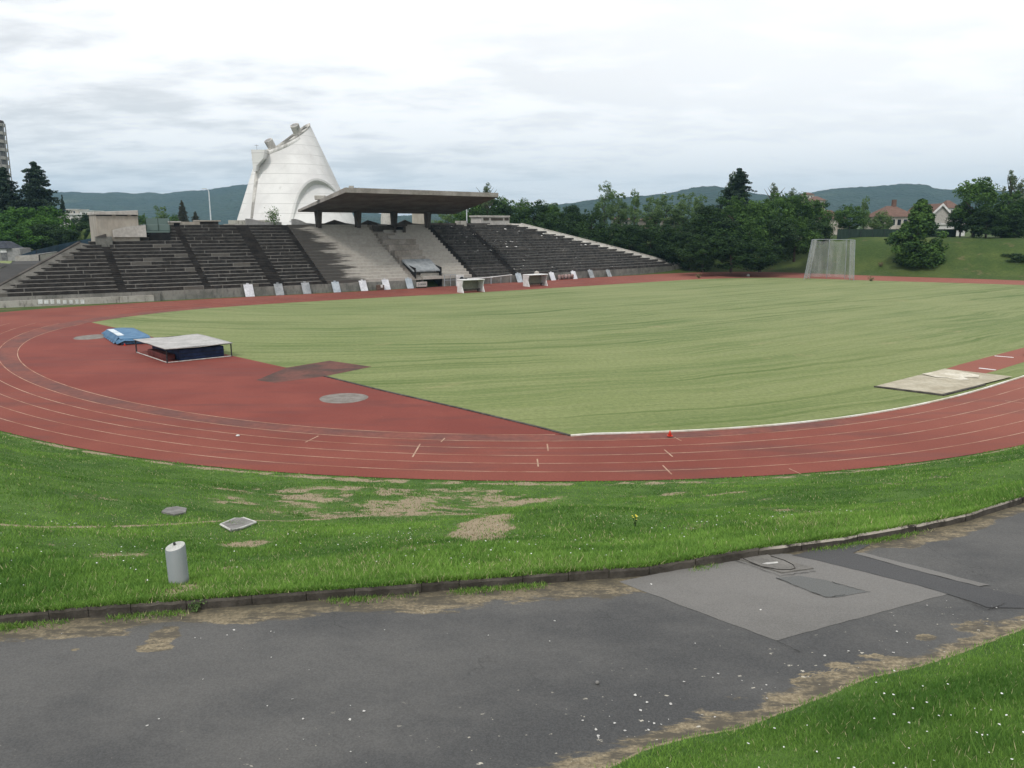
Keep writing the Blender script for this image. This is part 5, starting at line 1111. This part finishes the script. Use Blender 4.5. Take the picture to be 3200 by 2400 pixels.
tree('tall', 2300, 545, 80, 197, 'dark narrow tree crowded against the tall broad conifer', base=7.4)
g = 'trees of the right hand mass'
rt = [(2215,648,140,172,'dark'),(2295,615,130,173,'mid'),(2370,625,130,174,'round'),(2440,606,120,178,'round'),(2500,604,120,180,'round'),(2550,628,110,180,'mid'),(2265,690,150,166,'dark'),(2345,680,150,166,'mid'),(2425,690,150,167,'dark'),(2490,678,130,170,'mid'),(2555,690,110,173,'dark'),(2200,735,130,162,'dark'),(2290,745,140,161,'dark'),(2380,750,140,161,'dark')]
for i, (x, yt, w, Y, k_) in enumerate(rt): tree(k_, x, yt, w, Y, f'{ordn[i]} leafy tree of the dense mass left of the throwing cage, counted back row first', g, base=(1.2 if Y < 165 else 3.0 if Y < 172 else 6.0))
tree('birch', 2420, 572, 60, 184, 'thin feathery treetop right of the tall broad conifer', base=7); tree('birch', 2478, 588, 60, 186, 'thin feathery treetop above the pink house on the hillside', base=7)
tree('round', 2660, 640, 105, 196, 'round trimmed green tree behind the green fence', base=7); tree('light', 2706, 622, 46, 204, 'slim tree rising just right of the round trimmed tree', base=7)
tree('lightdense', 2755, 664, 70, 196, 'greyish bush by the fence left of the tiled house', base=7, name='shrub')
tree('cone', 2885, 618, 185, 167, 'broad dark conical tree growing alone on the grass bank', base=1.9)
for x, yt, w, Y, k_, lab, bs in ((3060,558,150,178,'round','big rounded tree right of the gabled house',6.8),(3145,600,150,176,'mid','wide green tree at the right edge of the bank',6.5),(3165,533,70,182,'birch','tall feathery pale tree behind the trees at the right edge',7),(3195,560,60,180,'birch','feathery pale treetop cut by the right frame edge',7),(3010,640,90,181,'darkround','dark tree tucked below the big rounded one',7),(3090,650,130,174,'darkround','dark leafy tree overhanging the right bank',6),(3180,660,130,172,'darkround','dark leafy tree at the right frame edge',6)): tree(k_, x, yt, w, Y, lab, 'trees on the right bank', base=bs)
tree('darkround', 3190, 792, 100, 160, 'low dark brambly bush on the bank at the right edge', base=2.2, name='shrub')
# left trees
g = 'broadleaf trees left of the grandstand'
for i, (x, yt, w, Y, k_) in enumerate(((20,662,150,150,'leafy'),(95,656,130,152,'leafy'),(160,658,110,156,'leafy'),(-20,710,150,143,'leafy'),(50,705,150,144,'leafy'),(125,712,120,147,'dark'),(195,715,100,152,'dark'))): tree(k_, x, yt - 8, w, Y + 20, f'dense green tree beyond the blue fence, {ordn[i]} of the left clump from the back', g, base=5)
tree('conifer', 104, 511, 165, 185, 'tall dark conifer at the left behind the green clump', base=4); tree('conifer', 8, 528, 150, 182, 'dark conifer in front of the round tower at the left edge', base=4)
tree('conifer', 193, 612, 30, 230, 'small slim conifer between the tall conifer and the hillside houses', base=5)
for x, yt, w, Y, k_, lab in ((262,668,70,208,'darkround','dark tree among white houses left of the service block'),(275,664,70,210,'darkround','dark tree touching the left service block'),(250,700,90,190,'dark','lower dark tree by the end of the blue fence'),(232,702,60,196,'light','loose tree in front of the white hillside house'),(287,715,60,180,'dark','small dark tree beside the beige service block'),(440,668,50,205,'round','green tree just right of the beige service block'),(502,648,60,240,'light','pale round tree far behind the glazed box'),(540,672,60,250,'round','low tree left of the russet conifer'),(567,628,42,240,'russet','russet pointed tree behind the back lodge'),(610,662,42,240,'russet','smaller russet tree right of the pointed one'),(1400,650,90,200,'light','pale tree under the right end of the roof'),(1440,668,60,196,'mid','green tree just left of the plain mast')): tree(k_, x, yt, w, Y, lab, base=6)
sa = shrub('sapling', gpt(3203, 1113, 0), 130, 2.3, .28, M['leaf_light'], .05, 'thin yellow green sapling by the jump runway at the right edge', 'sapling', None, 5)
# low bank plants
for px, py, lab in ((2722,858,'dry weed clump on the bank behind the throwing cage, lower one'),(2750,838,'dry weed clump on the bank behind the throwing cage, upper one'),(2185,850,'weed clump at the foot of the trees left of the throwing cage')):
    p0 = G(px, py, 1.2); shrub('weed_plant', (p0[0], p0[1], float(hfar(p0[:1], p0[1:2])[0])), 160, .9, .7, M['dryblade'], .12, lab, 'weed')

# ------------------------------------------------------------------ houses, fence, town
def house(name, px0, px1, eave, ridge, base_, Y, dep, wallm, label, gable=False, windows=(), chim=None, flat=False):
    p0, p1 = at(px0, eave, Y), at(px1, eave, Y); zr, zb = at(px0, ridge, Y)[2], at(px0, base_, Y)[2] - 2; w_ = p1[0] - p0[0]; ze = p0[2]; c_ = ((p0[0] + p1[0]) / 2, Y + dep / 2, zb); th = thing(name, label, 'house', c_)
    x0, x1, y0, y1 = -w_ / 2, w_ / 2, -dep / 2, dep / 2; H_ = ze - zb; R_ = zr - zb; b = MB()
    b.box((0, 0, H_ / 2), (w_, dep, H_))
    if gable: b.poly([(x0, y0 - .01, H_), (x1, y0 - .01, H_), (0, y0 - .01, R_)]); b.poly([(x0, y1, H_), (0, y1, R_), (x1, y1, H_)])
    b.build('wall', wallm, th, world=False); b = MB(); e_ = .5
    if flat: b.box((0, 0, H_ + .15), (w_ + .6, dep + .6, .3))
    elif gable:
        sl = (R_ - H_) / (w_ / 2)
        for sg_ in (-1, 1): b.hexa([(0, y0 - e_, R_ + .05), (sg_ * (w_ / 2 + e_), y0 - e_, H_ - e_ * sl + .05), (sg_ * (w_ / 2 + e_), y1 + e_, H_ - e_ * sl + .05), (0, y1 + e_, R_ + .05), (0, y0 - e_, R_ + .35), (sg_ * (w_ / 2 + e_), y0 - e_, H_ - e_ * sl + .35), (sg_ * (w_ / 2 + e_), y1 + e_, H_ - e_ * sl + .35), (0, y1 + e_, R_ + .35)])
    else:
        rl = max(w_ / 2 - dep * .35, w_ * .15); E = [(x0 - e_, y0 - e_, H_), (x1 + e_, y0 - e_, H_), (x1 + e_, y1 + e_, H_), (x0 - e_, y1 + e_, H_)]; A, B = (-rl, 0, R_), (rl, 0, R_); b.quad(E[0], E[1], B, A); b.poly((E[1], E[2], B)); b.quad(E[2], E[3], A, B); b.poly((E[3], E[0], A)); b.poly(E[::-1])
    if gable:
        vb = MB()
        for sg_ in (-1, 1): vb.hexa([(0, y0 - e_ - .12, R_ - .25), (sg_ * (w_ / 2 + e_), y0 - e_ - .12, H_ - e_ * sl - .25), (sg_ * (w_ / 2 + e_), y0 - e_ - .02, H_ - e_ * sl - .25), (0, y0 - e_ - .02, R_ - .25), (0, y0 - e_ - .12, R_ + .4), (sg_ * (w_ / 2 + e_), y0 - e_ - .12, H_ - e_ * sl + .4), (sg_ * (w_ / 2 + e_), y0 - e_ - .02, H_ - e_ * sl + .4), (0, y0 - e_ - .02, R_ + .4)])
        vb.build('verge_board', M['render_white'], th, world=False)
    rf = b.build('roof', M['tiles'] if not flat else M['render_white'], th, world=False)
    if chim is not None: b = MB(); b.box((x0 + w_ * chim, 0, R_ + .3), (.9, .9, 2.6)); b.build('chimney', M['tiles'], rf, world=False)
    for a, c, f0, f1 in windows:
        b = MB(); b.box((x0 + w_ * (a + c) / 2, y0 - .03, H_ * (f0 + f1) / 2), (w_ * (c - a) + .16, .08, H_ * (f1 - f0) + .16)); fr_ = b.build('window', M['render_white'], th, world=False)
        b = MB(); b.box((x0 + w_ * (a + c) / 2, y0 - .06, H_ * (f0 + f1) / 2), (w_ * (c - a), .06, H_ * (f1 - f0))); b.build('pane', M['winglass'], fr_, world=False)
    return th
house('tiled_house', 2768, 2862, 677, 642, 722, 208, 12, M['render_cream'], 'cream house with hipped red tile roof and chimney behind the fence', chim=.60, windows=((.2,.32,.62,.88),(.4,.52,.62,.88),(.6,.72,.62,.88)))
house('gabled_house', 2895, 2983, 684, 640, 722, 212, 14, M['conc_pale'], 'pale house with white edged gable right of the lone conical tree', gable=True, windows=((.45,.55,.6,.8),))
house('white_shed', 2935, 3018, 702, 700, 722, 200, 5, M['render_white'], 'low white flat roofed building below the gabled house', flat=True, windows=((.75,.9,.5,.8),))
house('tiled_house', 2580, 2640, 683, 656, 710, 215, 10, M['render_cream'], 'house with orange tile roof half hidden by the tree mass')
g = 'small houses scattered on the far slopes'
for px0, px1, ev, rg, bs, Y, lab, wm in ((2545,2580,626,612,645,330,'pinkish house on the slope above the right tree mass','render_cream'),(2520,2545,608,600,622,420,'small pale house highest above the right tree mass','render_cream'),(2965,3000,650,625,675,300,'white tall house glimpsed left of the big rounded tree','render_white'),(165,258,671,668,722,215,'long white house among the trees at the left','render_white'),(205,245,655,646,672,420,'cream house on the wooded slope above the long white one','render_cream'),(250,292,660,652,676,400,'pale house right of the cream one on the wooded slope','render_white'),(1925,1975,686,676,704,206.5,'white house glimpsed through the pale skyline trees, left','render_white'),(2010,2055,688,679,706,207.5,'cream house glimpsed through the pale skyline trees, middle','render_cream'),(2085,2150,686,676,706,208,'cream house glimpsed through the pale skyline trees, right','render_cream')):
    house('hillside_house', px0, px1, ev, rg, bs, Y, 10, M[wm], lab, windows=((.2,.32,.6,.85),(.6,.72,.6,.85)), flat=(wm is not None and px0 < 300))
# green mesh fence on the bank top
fa, fb = at(2615, 745, 186), at(2985, 747, 184); fn = thing('mesh_fence', 'dark green screened fence along the top of the right bank', 'fence', tuple(fa)); zb = 6.6; zt = at(2700, 716, 186)[2]
b = MB(); A, B = Vector((fa[0], fa[1], 0)), Vector((fb[0], fb[1], 0)); d_ = (B - A).normalized(); nn_ = Vector((-d_.y, d_.x, 0)) * .04
b.hexa([(*(A - nn_)[:2], zb), (*(B - nn_)[:2], zb), (*(B + nn_)[:2], zb), (*(A + nn_)[:2], zb), (*(A - nn_)[:2], zt), (*(B - nn_)[:2], zt), (*(B + nn_)[:2], zt), (*(A + nn_)[:2], zt)]); b.build('screen_panel', M['fence_green'], fn)
for f_ in np.linspace(0, 1, 11): q = A.lerp(B, f_); b = MB(); b.tube([(q.x, q.y - .08, zb - .5), (q.x, q.y - .08, zt + .12)], .045, 6); b.build('post', M['blacksteel'], fn)
# left side road, fence, walls, shed
P = []
for u_ in np.linspace(-60, 1, 30): P.append([WS(u_ + .95 * s_, s_, min(max(.24 * (s_ - 1), 0), 4.4) + .16) for s_ in np.linspace(1, 30, 28)])
b = MB(); b.grid(P); tag(b.build('side_road', M['side_asphalt'], fix=False), kind='structure')
def onleft(px, py, lift=.16):
    best = None
    for s_ in np.linspace(1, 60, 600):
        u_, z_ = ST(px, py, s_)
        if z_ <= min(max(.24 * (s_ - 1), 0), 4.4) + lift: return np.array(WS(u_, s_, min(max(.24 * (s_ - 1), 0), 4.4) + lift))
    return at(px, py, 130)
W0, W1, W2 = onleft(48, 815), onleft(122, 814), onleft(178, 806)
lw = thing('retaining_wall', 'pale low retaining wall along the side road at the left', 'wall', tuple(W0)); q = [W0, W1, W2]
q2 = [np.array([a[0], a[1], at(px, py, a[1])[2]]) for a, px, py in zip(q, (50, 120, 180), (801, 796, 788))]; b = MB()
for i in range(2): e_ = np.array([0, .35, 0]); b.hexa([q[i] - [0, 0, 1.5], q[i + 1] - [0, 0, 1.5], q[i + 1] + e_ - [0, 0, 1.5], q[i] + e_ - [0, 0, 1.5], q2[i], q2[i + 1], q2[i + 1] + e_, q2[i] + e_])
b.build('wall_face', M['conc_pale'], lw); b = MB(); b.tube([p + np.array([0, .1, .03]) for p in q2], .12, 6); b.build('coping', M['conc_grey'], lw)
bf = thing('blue_fence', 'dark blue screened fence climbing beside the left end of the grandstand', 'fence', tuple(W0 + [0, 2, 0]))
seg = [(62, 806, 797, W0[1] + 1.5), (114, 799, 781, W1[1] + 1.5), (181, 792, 765, W2[1] + 1.5), (249, 787, 751, W2[1] + 4), (318, 785, 739, W2[1] + 6)]
pts = [(at(x, y0, Y), at(x, y1, Y)) for x, y0, y1, Y in seg]; b = MB()
for (a0, a1), (c0, c1) in zip(pts[:-1], pts[1:]): e_ = np.array([0, .08, 0]); b.hexa([a0 - [0, 0, 1.6], c0 - [0, 0, 1.6], c0 + e_ - [0, 0, 1.6], a0 + e_ - [0, 0, 1.6], a1, c1, c1 + e_, a1 + e_])
b.build('screen_panel', M['fence_blue'], bf)
for a0, a1 in pts: b = MB(); b.tube([a0 - [0, .06, 1.6], a1 + [0, -.06, .1]], .05, 6); b.build('post', M['blacksteel'], bf)
p0 = onleft(-30, 812); p1 = at(66, 812, p0[1]); Ys = p0[1]; zt = at(0, 776, Ys)[2]
shd = thing('gate_shed', 'small pale shed with dark slate roof at the left edge', 'shed', (p0[0], Ys, p0[2] - .3)); w_ = p1[0] - p0[0]; hh = zt - p0[2] + .3
b = MB(); b.box((w_ / 2, 1.5, hh / 2 - .5), (w_, 3, hh + 1)); b.build('wall', M['conc_grey'], shd, world=False)
b = MB(); b.hexa([(-.3, -.4, hh), (w_ * .74, -.4, hh), (w_ * .74, 3.4, hh), (-.3, 3.4, hh), (-.2, .6, hh + 1.1), (w_ * .45, .6, hh + 1.1), (w_ * .45, 2.4, hh + 1.1), (-.2, 2.4, hh + 1.1)]); b.build('roof', M['slate'], shd, world=False)
b = MB(); b.box((w_ * .47, -.03, hh * .42), (.9, .1, hh * .84)); d_ = b.build('door', M['shutter'], shd, world=False)
b = MB(); b.box((w_ * .47, -.08, hh * .80), (1.0, .06, .5)); b.build('name_panel', M['white'], d_, world=False)
gp = MB(); gp.poly([onleft(x, y, .24) for x, y in ((-60,842),(0,838),(20,830),(36,821),(38,815),(-60,815))]); tag(gp.build('lawn_patch', M['turf'], fix=False), kind='structure')
# round tower block at the left edge
Yt_ = 300; pc = at(-17, 540, Yt_); zt = at(0, 384, Yt_)[2]; tw = thing('tower_block', 'tall round grey tower block with stacked balconies at the left edge', 'tower', (pc[0], Yt_, 4)); Ht = zt - 4; rad = 44 / F * Yt_ * .93
b = MB(); b.lathe([(rad * .90, 0), (rad * .90, Ht), (rad * .5, Ht + .3)], 28); b.build('core_wall', M['shutter'], tw, False, world=False)
fl = int(Ht / 2.9)
for i in range(fl): b = MB(); z = Ht - 2.9 * i; b.lathe([(rad * .9, z - 1.15), (rad, z - 1.15), (rad, z - .05), (rad * .9, z - .05)], 28); b.build('balcony', M['conc_pale'], tw, False, world=False)
for a in np.linspace(0, 6.28, 12, endpoint=False): b = MB(); b.tube([(rad * 1.02 * math.cos(a), rad * 1.02 * math.sin(a), 0), (rad * 1.02 * math.cos(a), rad * 1.02 * math.sin(a), Ht)], .16, 5); b.build('pier', M['conc_grey'], tw, world=False)
b = MB(); b.lathe([(rad * 1.0, Ht + .2), (rad * .95, Ht + .9), (.3, Ht + 1.1)], 28); b.tube([(2.2, -1, Ht), (2.2, -1, Ht + 7)], .08, 5); b.build('roof_cap', M['conc_dark'], tw, world=False)

# ------------------------------------------------------------------ hills
def hill(name, ridge, Y, depth, seed):
    xs_ = np.array([p[0] for p in ridge]); ys_ = np.array([p[1] for p in ridge]); cols = np.linspace(xs_[0], xs_[-1], 260); P = []
    for c_ in cols:
        top = at(c_, float(np.interp(c_, xs_, ys_)), Y); row = []
        for j in range(26):
            f_ = j / 25; yy = Y - depth * (1 - f_) * .55 if f_ <= .72 else Y
            g_ = f_ / .72 if f_ <= .72 else 1 - (f_ - .72) / .28 * .9; yy = Y - depth * .6 * (1 - f_ / .72) if f_ <= .72 else Y + depth * .5 * (f_ - .72) / .28
            nz = mnoise.fractal(Vector((top[0] / 160, yy / 160, seed)), 1.0, 2.0, 5); small = mnoise.noise(Vector((top[0] / 9, yy / 30, seed + 4)))
            z = 2 + (top[2] - 2) * (g_ ** .9) + nz * 9 * math.sin(min(g_, 1) * math.pi) + small * 1.6 * (1 if g_ > .3 else 0)
            row.append((top[0] * yy / Y, yy, z))
        P.append(row)
    b = MB(); b.grid(P); tag(b.build(name, M['hill'], None, True, fix=False), kind='structure')
hill('hills', [(-700,612),(0,604),(150,601),(230,599),(265,602),(330,603),(350,600),(430,605),(455,601),(475,601),(505,606),(545,600),(590,596),(640,594),(690,586),(740,579),(800,574),(900,585),(1000,612),(1100,650),(1250,680),(1400,700)], 2300, 1300, 1.0)
hill('hills', [(1000,690),(1400,665),(1600,650),(1720,640),(1790,634),(1850,623),(1920,617),(2000,612),(2080,605),(2140,592),(2190,582),(2240,582),(2290,590),(2360,604),(2500,625),(2700,660)], 1700, 900, 5.0)
hill('hills', [(1900,690),(2300,640),(2450,612),(2530,602),(2600,590),(2680,584),(2740,582),(2790,577),(2830,574),(2870,575),(2900,578),(2915,588),(2960,592),(3020,591),(3100,596),(3300,598),(3600,590),(4000,610)], 1900, 1000, 9.0)

# ------------------------------------------------------------------ air, sky, sun, camera
hb = MB(); hb.box((0, 1700, 150), (9400, 7600, 302.2)); hz = hb.build('haze', bpy.data.materials.new('haze_air')); m = hz.data.materials[0]; m.use_nodes = True; m.node_tree.nodes.clear()
vo = m.node_tree.nodes.new('ShaderNodeVolumePrincipled'); vo.inputs['Color'].default_value = (.42, .70, .95, 1); vo.inputs['Density'].default_value = .00014; vo.inputs['Anisotropy'].default_value = .2
ou = m.node_tree.nodes.new('ShaderNodeOutputMaterial'); m.node_tree.links.new(vo.outputs[0], ou.inputs['Volume']); tag(hz, kind='stuff')
hz.location.z = 0
SUN_EL, SUN_AZ = math.radians(52), math.radians(205)    # azimuth clockwise from +Y: behind the camera, slightly left
sd = Vector((math.sin(SUN_AZ) * math.cos(SUN_EL), math.cos(SUN_AZ) * math.cos(SUN_EL), math.sin(SUN_EL)))
L = bpy.data.lights.new('sun', 'SUN'); L.energy = 2.0; L.angle = math.radians(9); L.color = (1.0, .965, .92); lo = bpy.data.objects.new('sun', L); COL.objects.link(lo); lo.rotation_euler = (-sd).to_track_quat('-Z', 'Y').to_euler(); lo.location = (0, 0, 400)
Wd = bpy.data.worlds.new('World'); SC.world = Wd; Wd.use_nodes = True; t = Wd.node_tree; t.nodes.clear()
def wn(ty, **k):
    x = t.nodes.new(ty)
    for a, c in k.items(): setattr(x, a, c)
    return x
sky = wn('ShaderNodeTexSky', sky_type='NISHITA'); sky.sun_disc = False; sky.sun_elevation = SUN_EL; sky.sun_rotation = SUN_AZ
bg1 = wn('ShaderNodeBackground'); bg1.inputs[1].default_value = .10; t.links.new(sky.outputs[0], bg1.inputs[0])
tc = wn('ShaderNodeTexCoord'); sp = wn('ShaderNodeSeparateXYZ'); t.links.new(tc.outputs['Generated'], sp.inputs[0])
def wm(op, a, c=None):
    x = wn('ShaderNodeMath', operation=op)
    for i, q in enumerate((a, c)):
        if q is None: continue
        if isinstance(q, (int, float)): x.inputs[i].default_value = q
        else: t.links.new(q, x.inputs[i])
    return x.outputs[0]
zz = wm('ADD', wm('MAXIMUM', sp.outputs[2], 0.0), .13); cx = wm('DIVIDE', sp.outputs[0], zz); cy = wm('DIVIDE', sp.outputs[1], zz); cv = wn('ShaderNodeCombineXYZ'); t.links.new(cx, cv.inputs[0]); t.links.new(cy, cv.inputs[1])
def wnoise(s, det, off, dist=.3, sy=1.0, rough=.55):
    mp = wn('ShaderNodeMapping'); mp.inputs['Location'].default_value = off; mp.inputs['Scale'].default_value = (1, sy, 1); t.links.new(cv.outputs[0], mp.inputs[0]); x = wn('ShaderNodeTexNoise'); x.inputs['Scale'].default_value = s; x.inputs['Detail'].default_value = det; x.inputs['Roughness'].default_value = rough; x.inputs['Distortion'].default_value = dist; t.links.new(mp.outputs[0], x.inputs['Vector']); return x.outputs[0]
def wr_(f, a, c, lo=0., hi=1.):
    x = wn('ShaderNodeMapRange', interpolation_type='SMOOTHSTEP'); t.links.new(f, x.inputs[0])
    for i, q in ((1, a), (2, c), (3, lo), (4, hi)): x.inputs[i].default_value = q
    return x.outputs[0]
def wmix(f, a, c):
    x = wn('ShaderNodeMix', data_type='RGBA')
    for i, q in ((0, f), (6, a), (7, c)):
        if isinstance(q, tuple): x.inputs[i].default_value = (*q, 1)
        elif isinstance(q, (int, float)): x.inputs[i].default_value = q
        else: t.links.new(q, x.inputs[i])
    return x.outputs[2]
n1 = wnoise(.62, 5, (3.1, 1.7, 0), .25, 1.25); n2 = wnoise(2.1, 6, (7.3, 2.2, 0), .15, 1.35, .58)
d1 = wr_(wm('ADD', wm('MULTIPLY', n1, .52), wm('MULTIPLY', n2, .48)), .40, .56)
low = wr_(sp.outputs[2], .17, .0)
# brighter where the cloud deck is thin, up and to the right
brt = wr_(wm('ADD', wm('MULTIPLY', sp.outputs[0], .9), wm('MULTIPLY', sp.outputs[2], 1.1)), -.30, .50)
dark = wmix(low, (.865, .878, .892), (.765, .80, .822)); light = wmix(low, (1.24, 1.24, 1.24), (1.02, 1.03, 1.03))
c0 = wmix(d1, dark, light); c1 = wmix(wm('MULTIPLY', brt, .70), c0, wmix(low, (1.24, 1.24, 1.24), (1.0, 1.015, 1.02)))
bg2 = wn('ShaderNodeBackground'); t.links.new(c1, bg2.inputs[0]); bg2.inputs[1].default_value = 1.0
mx = wn('ShaderNodeMixShader'); mx.inputs[0].default_value = .96; t.links.new(bg1.outputs[0], mx.inputs[1]); t.links.new(bg2.outputs[0], mx.inputs[2]); wo = wn('ShaderNodeOutputWorld'); t.links.new(mx.outputs[0], wo.inputs[0])

cam = bpy.data.cameras.new('camera'); cam.sensor_width = 36; cam.lens = 36 * F / 3200; cam.clip_end = 20000; cam.clip_start = .1
co = bpy.data.objects.new('camera', cam); COL.objects.link(co); co.location = (0, 0, CH); co.rotation_euler = (math.pi / 2 - PIT, 0, 0); SC.camera = co
SC.view_settings.view_transform = 'Standard'; SC.view_settings.look = 'None'; SC.view_settings.exposure = 0; SC.view_settings.gamma = 1
SC.cycles.max_bounces = 6; SC.cycles.transparent_max_bounces = 16; SC.cycles.volume_bounces = 0; SC.cycles.use_denoising = True
